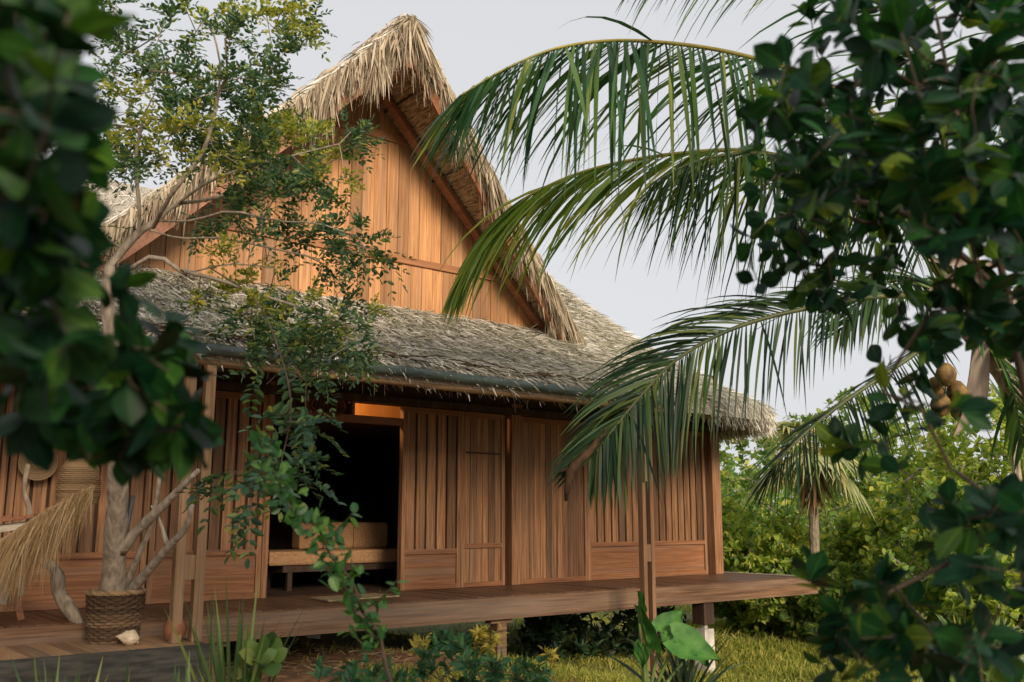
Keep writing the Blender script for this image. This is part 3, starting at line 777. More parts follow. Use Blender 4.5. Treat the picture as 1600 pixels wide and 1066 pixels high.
# ------------------------------------------------------------------ entrance platform and what stands on it
pf = thing('entrance_platform', 'low weathered plank platform at the left before the veranda deck', 'platform', (2, 8.3, .5))
mb = MB(); x = -1.5
while x < 3.05:
    w = random.uniform(.13, .15); x1 = min(x + w, 3.1)
    mb.box(x + .003, x1 - .003, 7.84, 8.72, .72, .76 + random.uniform(-.003, .003)); x += w
part(mb, 'plank', 'plat', pf)
mb = MB(); mb.box(-1.5, 3.13, 7.78, 7.835, .40, .765); mb.box(3.105, 3.16, 7.84, 8.72, .40, .755); part(mb, 'kerb', 'kerb', pf)
PZ = .762
bk = thing('wicker_basket', 'round dark wicker basket planter holding the tree trunk on the platform', 'basket', (2.62, 8.42, PZ))
BC = np.array([2.58, 8.46, PZ])
mb = MB(); H = .40
nst = 26
for i in range(19):                           # woven rows
    an = np.linspace(0, 2 * math.pi, 105); z = .012 + i * (H / 19)
    rr = .185 + .03 * z / H + .011 * np.sin(an * nst / 2 + (math.pi if i % 2 else 0))
    mb.tube(np.stack([BC[0] + rr * np.cos(an), BC[1] + rr * np.sin(an), BC[2] + z + .003 * np.sin(3 * an + i)], 1), .0105, 6)
part(mb, 'weave', 'wicker', bk)
mb = MB()
for i in range(nst):
    a = i * 2 * math.pi / nst; mb.tube([BC + (.185 * math.cos(a), .185 * math.sin(a), 0), BC + (.215 * math.cos(a), .215 * math.sin(a), H + .02)], .008, 5)
mb.lathe([(.18, 0), (.205, H * .9), (.001, H * .9)], BC, 24)
part(mb, 'stake', 'wicker', bk)
mb = MB()
for k in range(4):
    an = np.linspace(0, 2 * math.pi, 60); ph = k * 1.6
    mb.tube(np.stack([BC[0] + (.222 + .012 * np.sin(9 * an + ph)) * np.cos(an), BC[1] + (.222 + .012 * np.sin(9 * an + ph)) * np.sin(an), BC[2] + H + .012 * np.cos(9 * an + ph)], 1), .011, 6)
part(mb, 'rim', 'cane', bk)

# conch shell
cs = MB(); C0 = on_z(199, 1009, PZ) + np.array([0, 0, .062])
ax = np.array([-.80, .30, .12]); ax /= np.linalg.norm(ax); s1 = np.cross(ax, (0, 0, 1)); s1 /= np.linalg.norm(s1); s2 = np.cross(s1, ax)
prof = [(-.085, .012), (-.07, .03), (-.045, .056), (-.02, .064), (.0, .055), (.012, .047), (.022, .049), (.035, .036), (.042, .036), (.055, .024), (.06, .023), (.075, .011), (.092, .002)]
kk = 22; v = []
for i, (t, r) in enumerate(prof):
    for j in range(kk):
        a = j * 2 * math.pi / kk
        rr = r * (1 + .16 * max(0, math.sin(a * 5 + i)) * (1 if -.05 < t < .03 else .3))
        v.append(C0 + ax * t + s1 * rr * math.cos(a) + s2 * rr * math.sin(a))
q = [[i * kk + j, i * kk + (j + 1) % kk, (i + 1) * kk + (j + 1) % kk, (i + 1) * kk + j] for i in range(len(prof) - 1) for j in range(kk)]
cs.add(v, q)
lip = [(C0 + ax * t + s1 * (.045 + .03 * w) * sg - s2 * .035 * (1 if w else .3)) for t, sg, w in ((-.08, 1, .2), (-.06, 1, 1), (-.02, 1, 1.1), (.015, 1, .5))]
cs.tube(lip, [.012, .018, .018, .008], 8)
tag(cs.build('conch_shell', M['shell'], None, True), 'pale conch shell lying on the platform before the wicker basket', 'shell')
jc = on_z(272, 1003, PZ)
mb = MB(); mb.lathe([(.001, 0), (.05, .002), (.075, .03), (.092, .09), (.088, .14), (.06, .19), (.036, .225), (.034, .26), (.05, .285), (.052, .292), (.042, .29), (.026, .26), (.026, .2)], jc, 28)
tag(mb.build('clay_jug', M['clay'], None, True), 'small terracotta jug standing beside the left pair of posts', 'jug')

# raffia bundle hung from a branch, basket lampshade, driftwood, pipe, chair, tray
rf = thing('raffia_bundle', 'shaggy bundle of pale raffia fibres hanging at the left over the platform', 'raffia', tuple(at(140, 765, 7.3)))
mb = MB(); n = 2600
top = spline([at(146, 760, 7.35), at(100, 785, 7.32), at(55, 812, 7.28), at(5, 845, 7.25), at(-40, 862, 7.2)], 60)
ti = RNG.uniform(0, 1, n) ** .8; P = top[(ti * 59).astype(int)] + RNG.normal(0, .012, (n, 3))
Dn = np.stack([np.zeros(n), np.zeros(n), -np.ones(n)], 1) + (-RT)[None] * RNG.uniform(.0, .8, n)[:, None] * (1 - .2 * ti[:, None]) + RNG.normal(0, .12, (n, 3))
L = RNG.uniform(.10, .42, n) * (.45 + .75 * np.sin(np.pi * (ti * .75 + .15)))
blades(mb, P, Dn, L, RNG.uniform(.0015, .004, n), np.full(n, .02), 3, .35)
part(mb, 'strand', 'raffia', rf)
mb = MB(); mb.tube(top, np.linspace(.010, .03, 60), 7); part(mb, 'stem', 'cane', rf)
ls = thing('basket_lampshade', 'round tan woven basket shade hanging before the left wall panels', 'lampshade', tuple(at(122, 755, 8.6)))
LC = at(124, 752, 8.6)
mb = MB()
prof = [(.06, .24), (.10, .2), (.15, .12), (.175, 0), (.18, -.12), (.16, -.19)]
for i in range(34):
    t = i / 33 * 5; k = min(4, int(t)); f_ = t - k; r = prof[k][0] + (prof[k + 1][0] - prof[k][0]) * f_; z = prof[k][1] + (prof[k + 1][1] - prof[k][1]) * f_
    an = np.linspace(0, 2 * math.pi, 44); rr = r + .004 * np.sin(an * 11 + i * math.pi)
    mb.tube(np.stack([LC[0] + rr * np.cos(an), LC[1] + rr * np.sin(an), np.full(44, LC[2] + z)], 1), .0075, 5, False)
part(mb, 'shade', 'cane', ls)
mb = MB(); mb.tube([LC + (0, 0, .24), LC + (0, 0, 1.15)], .006, 5); part(mb, 'cord', 'twig', ls)
hat = MB(); hc = at(60, 722, 9.2)
an = np.linspace(0, 2 * math.pi, 30)
for rr in np.linspace(.03, .17, 9): hat.tube(np.stack([hc[0] + rr * np.cos(an), hc[1] + .02 * np.cos(3 * an) * 0 + (rr - .17) * -.35, hc[2] + rr * np.sin(an)], 1) if False else np.stack([hc[0] + rr * np.cos(an), np.full(30, hc[1] + (.17 - rr) * .3), hc[2] + rr * np.sin(an)], 1), .010, 5)
tag(hat.build('straw_hat', M['cane'], None), 'flat round straw hat hanging on the far left wall', 'hat')
dw = MB()
dw.tube(spline([at(44, 725, 8.4), at(38, 765, 8.4), at(46, 800, 8.35), at(40, 845, 8.3), at(62, 872, 8.2), at(88, 893, 8.1), at(92, 925, 8.1), at(112, 957, 8.1), at(130, 986, 8.1)], 40),
        np.interp(np.linspace(0, 1, 40), [0, .45, .6, .8, 1], [.02, .026, .05, .062, .05]) * (1 + .1 * np.sin(np.arange(40))), 9)
dw.tube(spline([at(62, 872, 8.2), at(40, 862, 8.25), at(12, 852, 8.3)], 10), np.linspace(.035, .02, 10), 7)
tag(dw.build('driftwood_branch', M['bark'], None, True), 'crooked bare grey branch leaning up beside the wicker basket', 'branch')
pp = MB(); pp.tube([at(187, 893, 8.6), at(208, 775, 8.62)], .018, 9)
tag(pp.build('metal_pipe', M['pipe'], None, True), 'thin dark pipe leaning behind the potted tree trunk', 'pipe')
ch = thing('lounge_chair', 'wooden slung chair with cream seat at the left edge of the platform', 'chair', tuple(on_z(-40, 985, PZ)))
def cb(pts, w, h, name, mat): 
    mb = MB()
    for a, b in zip(pts[:-1], pts[1:]): mb.beam(a, b, w, h)
    part(mb, name, mat, ch)
D0 = 7.9
cb([at(33, 968, D0), at(4, 850, D0)], .035, .05, 'leg', 'rake')
cb([at(-75, 1000, D0 - .35), at(-50, 860, D0 - .35)], .035, .05, 'leg', 'rake')
cb([at(-90, 846, D0 - .3), at(18, 806, D0)], .05, .04, 'arm', 'rake')
cb([at(-90, 826, D0 + .3), at(55, 806, D0 + .35)], .05, .03, 'back_rail', 'rake')
mb = MB(); p = [at(-80, 880, D0 - .3), at(12, 912, D0), at(8, 945, D0), at(-85, 930, D0 - .3)]
p2 = [at(-60, 832, D0 + .2), at(44, 818, D0 + .3), at(40, 826, D0 + .3), at(-64, 842, D0 + .2)]
mb.hexa([p[3], p[2], p[2] + FW * .3, p[3] + FW * .3, p[0], p[1], p[1] + FW * .3, p[0] + FW * .3]); part(mb, 'seat', 'cream', ch)
mb = MB(); mb.hexa([p2[3], p2[2], p2[2] + FW * .2, p2[3] + FW * .2, p2[0], p2[1], p2[1] + FW * .2, p2[0] + FW * .2]); part(mb, 'cushion', 'cream', ch)
ty = thing('wooden_tray', 'dark wooden tray with raised rim on the platform at the left edge', 'tray', tuple(on_z(20, 995, PZ)))
q = [on_z(-30, 1000, PZ), on_z(58, 990, PZ), on_z(28, 968, PZ), on_z(-50, 975, PZ)]
q = [np.array(a) + (0, 0, .003) for a in q]; up = np.array([0, 0, .012])
mb = MB(); mb.hexa([*q, *[a + up for a in q]]); part(mb, 'base', 'rake', ty)
mb = MB()
for a, b in zip(q, q[1:] + q[:1]): mb.beam(a + up * 2, b + up * 2, .03, .05)
part(mb, 'rim', 'trim', ty)

# ------------------------------------------------------------------ plants: shared growers
def in_poly(poly, n, rng=None):
    poly = np.asarray(poly, float); lo, hi = poly.min(0), poly.max(0); out = []
    while len(out) < n:
        p = RNG.uniform(lo, hi); c = False; j = len(poly) - 1
        for i in range(len(poly)):
            if (poly[i, 1] > p[1]) != (poly[j, 1] > p[1]) and p[0] < (poly[j, 0] - poly[i, 0]) * (p[1] - poly[i, 1]) / (poly[j, 1] - poly[i, 1]) + poly[i, 0]: c = not c
            j = i
        if c: out.append(p)
    return np.array(out)

def skeleton(stems, targets, r_tip=.004, r_pow=.42, step=.25, wob=.04, k=6, rmax=.12, rmin0=None):
    """grow branches from the given stems to every target; returns mesh and the end direction at each target"""
    nodes, par = [], []
    for st in stems:
        prev = -1
        if nodes:
            dd = [np.linalg.norm(np.asarray(st[0]) - q) for q in nodes]
            if min(dd) < .45: prev = int(np.argmin(dd))
        for p in st:
            nodes.append(np.asarray(p, float)); par.append(prev); prev = len(nodes) - 1
    nstem = len(nodes)
    arr = np.zeros((len(nodes) + len(targets) * 12, 3)); arr[:len(nodes)] = nodes; cnt = len(nodes)
    d0 = np.array([np.min(np.linalg.norm(arr[:cnt] - t, axis=1)) for t in targets])
    ends, dirs = {}, {}
    for ti in np.argsort(d0):
        t = np.asarray(targets[ti], float)
        dd = np.linalg.norm(arr[:cnt] - t, axis=1)
        i = int(np.argmin(dd)); a = arr[i]; L = dd[i]
        m = int(min(10, max(1, round(L / step))))
        prev = i
        w = RNG.normal(0, wob, 3) * min(L, 1.2) / .4
        for s in range(1, m + 1):
            u = s / m
            p = a + (t - a) * u + w * math.sin(math.pi * u) + np.array([0, 0, -.10 * L * math.sin(math.pi * u)])
            arr[cnt] = p; par.append(prev); prev = cnt; cnt += 1
        ends[ti] = prev
        v = arr[prev] - arr[par[prev]]; dirs[ti] = v / (np.linalg.norm(v) + 1e-9)
    cntw = np.zeros(cnt)
    ch = [[] for _ in range(cnt)]
    for i in range(cnt):
        if par[i] >= 0: ch[par[i]].append(i)
    for i in range(cnt - 1, -1, -1):
        cntw[i] = max(1, cntw[i])
        if par[i] >= 0: cntw[par[i]] += cntw[i]
    rad = np.minimum(rmax, r_tip * cntw ** r_pow)
    if rmin0: k0 = len(stems[0]); rad[:k0] = np.maximum(rad[:k0], np.linspace(*rmin0, k0) * (1 + .06 * np.sin(np.arange(k0) * 1.9)))
    mb = MB()
    starts = [i for i in range(cnt) if par[i] < 0]
    stack = [(None, s) for s in starts]
    while stack:
        p, i = stack.pop(); path = ([p] if p is not None else []) + [i]
        while ch[i]:
            c = sorted(ch[i], key=lambda q: -cntw[q])
            for o in c[1:]: stack.append((i, o))
            i = c[0]; path.append(i)
        if len(path) > 1:
            rr = rad[path].copy()
            if p is not None: rr[0] = min(rr[0], rr[1] * 1.25)
            mb.tube(arr[path], rr, k, True)
    return mb, np.array([dirs[i] for i in range(len(targets))])

def rosettes(mb, pts, dirs, per, L, W, tpl, spread=(.35, 1.1), jit=.03, updir=.35, droop=0.0):
    """a whorl of leaves round every twig end"""
    P, D, N = [], [], []
    for p, d in zip(pts, dirs):
        d = d + np.array([0, 0, updir]); d /= np.linalg.norm(d) + 1e-9
        a = np.cross(d, (.3, .2, .9)); a /= np.linalg.norm(a) + 1e-9; b = np.cross(d, a)
        k = max(1, int(RNG.normal(per, per * .25))); ph = RNG.uniform(0, 6.28)
        for i in range(k):
            an = ph + i * 2.4; sp = RNG.uniform(*spread)
            o = a * math.cos(an) + b * math.sin(an)
            dd = d * math.cos(sp) + o * math.sin(sp) + np.array([0, 0, -droop])
            P.append(p - d * RNG.uniform(0, jit * 2) + o * .01); D.append(dd)
            N.append(d * math.sin(sp) - o * math.cos(sp) + RNG.normal(0, .25, 3))
    n = len(P)
    LL = RNG.uniform(L[0], L[1], n)
    mb.leaves(np.array(P), np.array(D), np.array(N), LL, LL * RNG.uniform(W[0], W[1], n), tpl)

def sprays(mb, pts, dirs, per, sl, ll, lw, pairs, droop=.25):
    """pinnate sprays: leaflets in two rows along a short stalk"""
    P, D, N, L = [], [], [], []
    for p, d in zip(pts, dirs):
        for _ in range(per):
            t = d + RNG.normal(0, .75, 3) + np.array([0, 0, .1]); t /= np.linalg.norm(t)
            n = np.array([0, 0, 1.0]) + RNG.normal(0, .35, 3); s = np.cross(t, n); s /= np.linalg.norm(s) + 1e-9; n = np.cross(s, t)
            ln = RNG.uniform(*sl); base = p + RNG.normal(0, .03, 3); k = int(RNG.integers(pairs[0], pairs[1] + 1))
            for i in range(k):
                u = (i + .6) / k; c = base + t * ln * u + np.array([0, 0, -droop * ln * u * u])
                for sg in (-1, 1):
                    P.append(c); D.append(s * sg + t * .75 + RNG.normal(0, .15, 3)); N.append(n + RNG.normal(0, .3, 3)); L.append(RNG.uniform(*ll) * (.75 + .5 * math.sin(math.pi * u)))
            P.append(base + t * ln + np.array([0, 0, -droop * ln])); D.append(t); N.append(n); L.append(RNG.uniform(*ll))
    L = np.array(L)
    mb.leaves(np.array(P), np.array(D), np.array(N), L, L * RNG.uniform(*lw, len(L)), T_SMALL)

def pix(poly, n, d0, d1):
    q = in_poly(poly, n); d = RNG.uniform(d0, d1, n)
    return np.array([at(u, v, w) for (u, v), w in zip(q, d)])

# ------------------------------------------------------------------ potted tree with fine foliage
tree = thing('potted_tree', 'spreading fine leaved tree growing from the dark wicker basket', 'tree', tuple(BC))
trunk = spline([BC + (-.02, 0, .28), at(180, 850, 7.75), at(184, 770, 7.6), at(182, 680, 7.4), at(176, 560, 7.25), at(168, 470, 7.2), at(172, 415, 7.2)], 22)
br1 = spline([at(172, 415, 7.2), at(215, 365, 7.25), at(245, 345, 7.3), at(275, 320, 7.35), at(325, 312, 7.4), at(400, 292, 7.5), at(470, 290, 7.6)], 14)
br2 = spline([at(215, 372, 7.25), at(218, 330, 7.2), at(212, 250, 7.2), at(225, 180, 7.2)], 9)
br3 = spline([at(176, 440, 7.2), at(240, 400, 7.1), at(290, 425, 7.1), at(360, 412, 7.1), at(430, 420, 7.15)], 10)
br4 = spline([at(240, 355, 7.3), at(270, 300, 7.0), at(310, 250, 7.0), at(330, 200, 7.1), at(345, 110, 7.2), at(330, 40, 7.2)], 12)
br5 = spline([at(292, 430, 7.15), at(298, 390, 7.6), at(310, 320, 7.7), at(318, 270, 7.8)], 8)
br6 = spline([at(245, 345, 7.3), at(300, 345, 7.1), at(360, 330, 7.0), at(430, 345, 7.0), at(500, 350, 7.05), at(560, 372, 7.1)], 12)
br7 = spline([at(230, 358, 7.3), at(280, 372, 7.2), at(340, 372, 7.2), at(410, 385, 7.2), at(480, 400, 7.3)], 11)
br8 = spline([at(275, 320, 7.35), at(330, 282, 7.2), at(400, 258, 7.1), at(470, 240, 7.1), at(530, 225, 7.1)], 11)
br9 = spline([at(290, 425, 7.1), at(350, 440, 7.0), at(420, 465, 6.95), at(500, 490, 6.95), at(560, 515, 7.0)], 11)
tg = np.vstack([
    pix([(280, -20), (480, 20), (485, 65), (440, 95), (330, 60), (290, 110)], 22, 6.8, 7.6),
    pix([(160, 10), (250, -10), (265, 60), (180, 90)], 9, 6.6, 7.2),
    pix([(85, 120), (200, 95), (320, 110), (430, 90), (455, 160), (430, 215), (400, 260), (300, 255), (200, 280), (95, 260)], 88, 6.7, 8.0),
    pix([(380, 150), (470, 200), (560, 205), (568, 250), (520, 300), (440, 310), (380, 260)], 34, 6.9, 7.9),
    pix([(330, 290), (460, 290), (530, 320), (588, 375), (585, 405), (530, 440), (450, 440), (330, 400)], 34, 6.8, 7.8),
    pix([(300, 440), (400, 440), (500, 470), (590, 480), (605, 545), (540, 570), (430, 545), (320, 510)], 46, 6.6, 7.4),
    pix([(60, 250), (160, 280), (150, 420), (70, 420)], 16, 6.8, 7.4),
])
mb, dirs = skeleton([trunk, br1, br2, br3, br4, br5, br6, br7, br8, br9], tg, .0034, .50, .22, .05, 8, .042, (.108, .036))
part(mb, 'trunk', 'bark_pale', tree, True)
st = [spline([BC + (.06, 0, .33), at(240, 882, 7.75), at(268, 850, 7.6), at(290, 825, 7.5), at(300, 790, 7.4)], 12),
      spline([BC + (.05, .02, .33), at(215, 870, 7.8), at(232, 832, 7.75), at(243, 790, 7.7), at(250, 740, 7.6)], 10),
      spline([at(188, 862, 7.75), at(215, 828, 7.7), at(250, 795, 7.6), at(282, 763, 7.5), at(310, 735, 7.4)], 12),
      spline([at(262, 855, 7.62), at(250, 815, 7.7), at(236, 790, 7.7)], 8)]
mb = MB()
for s_, r0 in zip(st, (.046, .034, .05, .02)): mb.tube(s_, np.linspace(r0, r0 * .38, len(s_)) * (1 + .08 * np.sin(np.arange(len(s_)) * 1.7)), 9)
part(mb, 'side_stem', 'bark_pale', tree, True)
sel = (np.sin(tg[:, 0] * 5.1 + tg[:, 2] * 3.7) + np.sin(tg[:, 2] * 6.3 - tg[:, 1] * 2.2) + RNG.normal(0, .5, len(tg))) > .55
mb = MB(); sprays(mb, tg[~sel], dirs[~sel], 8, (.14, .28), (.036, .062), (.36, .48), (4, 6)); part(mb, 'crown', 'leaf_fine', tree)
mb = MB(); sprays(mb, tg[sel], dirs[sel] + np.array([0, 0, .4]), 9, (.10, .22), (.028, .050), (.42, .56), (3, 5)); part(mb, 'tip_foliage', 'leaf_tip', tree)
# hanging sprays with larger leaflets
hang = np.vstack([pix([(395, 560), (470, 565), (505, 640), (500, 690), (440, 690), (400, 640)], 13, 6.0, 6.6),
                  pix([(410, 690), (480, 690), (522, 735), (500, 780), (400, 790), (340, 770), (345, 700)], 15, 6.0, 6.6)])
hst = [spline([at(330, 420, 6.9), at(400, 470, 6.5), at(440, 560, 6.3), at(455, 640, 6.25), at(440, 720, 6.2)], 14)]
mb, hd = skeleton(hst, hang, .0028, .3, .15, .05, 5, .012)
part(mb, 'hanging_twig', 'twig', tree)
hd = hd * .5 + np.array([0, 0, -.5])
mb = MB(); sprays(mb, hang, hd, 2, (.16, .28), (.06, .095), (.40, .5), (4, 6), .45); part(mb, 'hanging_foliage', 'leaf_vine', tree)

# ------------------------------------------------------------------ near foliage, left
fl = thing('foreground_shrub', 'very near dark leaved shrub blurred along the left edge', 'shrub', (-1.2, 1.6, float(gz(-1.2, 1.6))))
lt = np.vstack([
    pix([(-60, -60), (150, -40), (165, 40), (75, 60), (75, 210), (50, 320), (-60, 340)], 38, 1.25, 2.3),
    pix([(-40, 240), (95, 260), (115, 400), (-40, 420)], 18, 1.4, 2.2),
    pix([(-60, 380), (50, 430), (120, 490), (110, 650), (40, 680), (-60, 650)], 26, 1.5, 2.5),
    pix([(100, 520), (180, 520), (240, 545), (290, 570), (310, 630), (305, 690), (265, 715), (205, 710), (180, 745), (150, 730), (120, 650)], 40, 1.9, 2.7),
    np.array([at(110, 20, 1.3), at(90, 70, 1.3), at(75, 185, 1.35), at(150, 235, 1.8), at(40, 290, 1.3), at(60, 380, 1.5), at(200, 450, 2.1), at(270, 500, 2.2), at(310, 545, 2.3)])])
s0 = spline([(-1.2, 1.6, float(gz(-1.2, 1.6)) - .1), (-.75, 1.75, 1.2), at(-60, 620, 2.2), at(-20, 400, 2.0), at(10, 150, 1.8), at(30, -40, 1.8)], 18)
s1 = spline([at(-60, 620, 2.2), at(60, 560, 2.3), at(180, 570, 2.4), at(260, 590, 2.5)], 10)
mb, ld = skeleton([s0, s1], lt, .0022, .42, .12, .03, 6, .03)
part(mb, 'branch', 'twig', fl, True)
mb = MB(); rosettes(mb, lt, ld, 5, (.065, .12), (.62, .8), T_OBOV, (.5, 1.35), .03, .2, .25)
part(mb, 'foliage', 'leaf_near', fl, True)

# ------------------------------------------------------------------ near foliage, right
fr = thing('mangrove_shrub', 'tall glossy round leaved shrub filling the right side of the photo', 'shrub', (4.4, .5, float(gz(4.4, .5))))
rt = np.vstack([
    pix([(1235, -30), (1640, -30), (1640, 260), (1400, 300), (1250, 290), (1170, 260), (1150, 190), (1215, 140), (1245, 60)], 160, 2.4, 4.6),
    pix([(1150, 240), (1300, 260), (1420, 280), (1400, 400), (1330, 460), (1250, 490), (1190, 470), (1150, 380)], 66, 3.2, 4.8),
    pix([(1400, 260), (1640, 230), (1640, 420), (1570, 440), (1540, 400), (1440, 360)], 45, 2.4, 4.2),
    pix([(1440, 460), (1640, 420), (1640, 560), (1540, 545), (1450, 540)], 24, 2.6, 4.2),
    pix([(1345, 520), (1450, 500), (1480, 600), (1450, 700), (1380, 690), (1350, 610)], 8, 2.8, 4.2),
    np.array([at(1330, 700, 3.6), at(1365, 690, 3.6), at(1310, 690, 3.7), at(1390, 725, 3.5), at(1500, 640, 2.6), at(1440, 640, 2.9), at(1290, 310, 3.0), at(1480, 370, 2.5), at(1400, 470, 3.4), at(1330, 470, 3.6)]),
    pix([(1420, 800), (1520, 770), (1640, 780), (1640, 960), (1560, 940), (1480, 880), (1420, 870)], 30, 2.4, 4.0),
    pix([(1260, 870), (1330, 850), (1420, 870), (1440, 960), (1350, 1010), (1290, 960), (1260, 950)], 11, 2.6, 3.6),
    pix([(1260, 970), (1420, 960), (1480, 1000), (1480, 1100), (1300, 1100)], 15, 2.4, 3.4),
    pix([(1480, 950), (1640, 960), (1640, 1110), (1500, 1110)], 12, 2.4, 3.4)])
_uu = np.array([((CU + F_PX * ((p - EYE) @ RT) / ((p - EYE) @ FW)), (CV - F_PX * ((p - EYE) @ UP) / ((p - EYE) @ FW))) for p in rt])
_keep = (RNG.uniform(size=len(rt)) < np.clip((_uu[:, 0] - 1120) / 190, .30, 1)) | (_uu[:, 1] > 520)
rt = rt[_keep]
r0 = spline([(4.4, .5, float(gz(4.4, .5)) - .1), at(1700, 1000, 3.4), at(1660, 820, 3.5), at(1600, 600, 3.6), at(1560, 400, 3.6), at(1500, 200, 3.7), at(1450, -40, 3.8)], 22)
r1 = spline([at(1640, 760, 3.4), at(1560, 830, 3.2), at(1480, 880, 3.1), at(1380, 930, 3.1)], 10)
r2 = spline([at(1580, 470, 3.6), at(1480, 380, 3.7), at(1380, 320, 3.8), at(1260, 320, 3.9)], 10)
mb, rd = skeleton([r0, r1, r2], rt, .0026, .42, .14, .03, 6, .05)
part(mb, 'branch', 'twig', fr, True)
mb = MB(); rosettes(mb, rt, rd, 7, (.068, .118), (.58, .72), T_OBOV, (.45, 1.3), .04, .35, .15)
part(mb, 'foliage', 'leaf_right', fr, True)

# ------------------------------------------------------------------ coconut palm
pc = at(1505, 490, 9.4)
palm = thing('coconut_palm', 'coconut palm with long arching fronds leaning in from the right', 'palm', (pc[0] + 2.2, pc[1] - 1.6, float(gz(pc[0] + 2.2, pc[1] - 1.6))))
tb = np.array([palm.location[0], palm.location[1], palm.location[2] - .1])
mb = MB(); tp = spline([tb, tb + (-.15, .1, .9), tb * .45 + pc * .55 + (.15, -.1, -.1), pc + (0, 0, -.1)], 40)
mb.tube(tp, np.interp(np.linspace(0, 1, 40), [0, .08, 1], [.22, .15, .10]) * (1 + .05 * (np.arange(40) % 2)), 14)
part(mb, 'trunk', 'bark', palm, True)
def frond(ctrl, Lmax, n=78, mat='palm', rmat='rachis', nrm=(0, 0, 1), g=.9, fwd=.55, width=.022, start=.12, sides=(1, 1), tipcut=1.0, outw=.75, down=0.0):
    if not isinstance(fwd, tuple): fwd = (fwd, fwd)
    if not isinstance(down, tuple): down = (down, down)
    ctrl = [at(*c) for c in ctrl]
    R_ = spline(ctrl, 60)
    mb = MB(); mb.tube(R_, np.interp(np.linspace(0, 1, 60), [0, .15, 1], [.05, .026, .006]), 7)
    fr_ = part(mb, 'frond', rmat, palm, True)
    t = np.linspace(start, tipcut, n)
    P, Dl, Ln, Sd = [], [], [], []
    T = np.gradient(R_, axis=0); T /= np.linalg.norm(T, axis=1)[:, None]
    for u in t:
        k = min(59, u * 59); i = int(k); f_ = k - i; p = R_[i] * (1 - f_) + R_[min(59, i + 1)] * f_
        tt = T[i]; s = np.cross(tt, nrm); s /= np.linalg.norm(s) + 1e-9; nn = np.cross(s, tt)
        prof = min(1, .45 + 2.2 * (u - start)) * (1 - .62 * max(0, (u - .55) / .45) ** 1.5)
        for sg, wgt in ((1, sides[0]), (-1, sides[1])):
            if wgt <= 0 or RNG.uniform() < .03: continue
            d = tt * (fwd[0 if sg > 0 else 1] + .5 * u ** 3) + np.array([0, 0, -down[0 if sg > 0 else 1]]) + s * sg * outw * RNG.uniform(.85, 1.15) + nn * (.12 + RNG.normal(0, .07)) + RNG.normal(0, .05, 3)
            if RNG.uniform() < .05: d = d + RNG.normal(0, .35, 3)
            P.append(p + RNG.normal(0, .004, 3)); Dl.append(d / np.linalg.norm(d)); Ln.append(Lmax * prof * wgt * (RNG.uniform(.85, 1.1) if RNG.uniform() > .1 else RNG.uniform(.4, .8))); Sd.append(nn + RNG.normal(0, .38, 3))
    P, Dl, Ln = np.array(P), np.array(Dl), np.array(Ln); nb = len(P); m = 7
    C = np.zeros((nb, m, 3)); W = np.zeros((nb, m, 3)); cur = P.copy(); d = Dl.copy(); gg = g * RNG.uniform(.75, 1.25, nb)
    wp = np.array([.45, .95, 1.0, .9, .7, .42, .04]) * width
    for j in range(m):
        C[:, j] = cur
        sd = np.cross(d, np.array(Sd)); sd /= np.linalg.norm(sd, axis=1)[:, None] + 1e-9
        W[:, j] = sd * wp[j]
        d = d + np.array([0, 0, -1.0])[None] * (gg * Ln / (m - 1))[:, None] * (0.6 + .25 * j); d /= np.linalg.norm(d, axis=1)[:, None]
        cur = cur + d * (Ln / (m - 1))[:, None]
    mb = MB(); mb.strips(C, W)
    part(mb, 'leaflet', mat, fr_)
frond([(1500, 470, 9.4), (1400, 220, 9.2), (1290, 132, 8.9), (1150, 84, 8.5), (1000, 64, 8.2), (885, 72, 7.9), (795, 105, 7.7), (718, 150, 7.5)], 1.7, 146, 'palm', 'rachis', g=.5, fwd=(1.05, .12), outw=.36, down=.75, width=.021)
frond([(1500, 470, 9.4), (1360, 300, 9.3), (1200, 240, 9.2), (1060, 240, 9.1), (920, 266, 9.0), (820, 310, 8.9), (770, 355, 8.8), (738, 400, 8.8)], 1.5, 150, 'palm_y', 'rachis', g=.5, fwd=(1.0, .7), outw=.42, down=.5, width=.021)
frond([(1500, 480, 9.4), (1400, 462, 9.2), (1270, 480, 9.0), (1150, 512, 8.8), (1060, 560, 8.7), (1000, 620, 8.6), (955, 675, 8.5), (925, 715, 8.5)], 1.1, 150, 'palm_d', 'rachis_dark', g=.55, fwd=(1.0, .5), outw=.6, down=(.05, .35), width=.0125, nrm=tuple(UP * .55 - FW * .85))
frond([(1500, 490, 9.4), (1440, 545, 9.2), (1360, 600, 9.0), (1290, 650, 8.9), (1230, 705, 8.8), (1200, 748, 8.8)], .95, 84, 'palm_d', 'rachis_dark', g=.5, fwd=(.75, -.05), outw=.55, down=(.1, .8), width=.011)
frond([(1505, 470, 9.4), (1470, 200, 8.8), (1390, -60, 8.2), (1270, -150, 7.8), (1130, -140, 7.4), (1030, -95, 7.2)], 1.6, 80, 'palm', 'rachis_dark', g=.4, fwd=.8, outw=.4, down=.7, width=.016)
frond([(1500, 470, 9.3), (1400, 330, 9.1), (1290, 258, 8.9), (1180, 240, 8.7), (1090, 252, 8.5), (1020, 285, 8.4)], 1.45, 96, 'palm_d', 'rachis_dark', g=.5, fwd=.22, outw=.45, down=1.0, width=.0125)
frond([(1510, 470, 9.4), (1560, 250, 9.6), (1640, 120, 9.8), (1760, 60, 10), (1880, 80, 10.2)], 1.1, 50, 'palm', 'rachis_dark')
frond([(1510, 480, 9.4), (1600, 440, 9.7), (1700, 480, 10), (1800, 580, 10.2)], 1.1, 50, 'palm', 'rachis_dark')
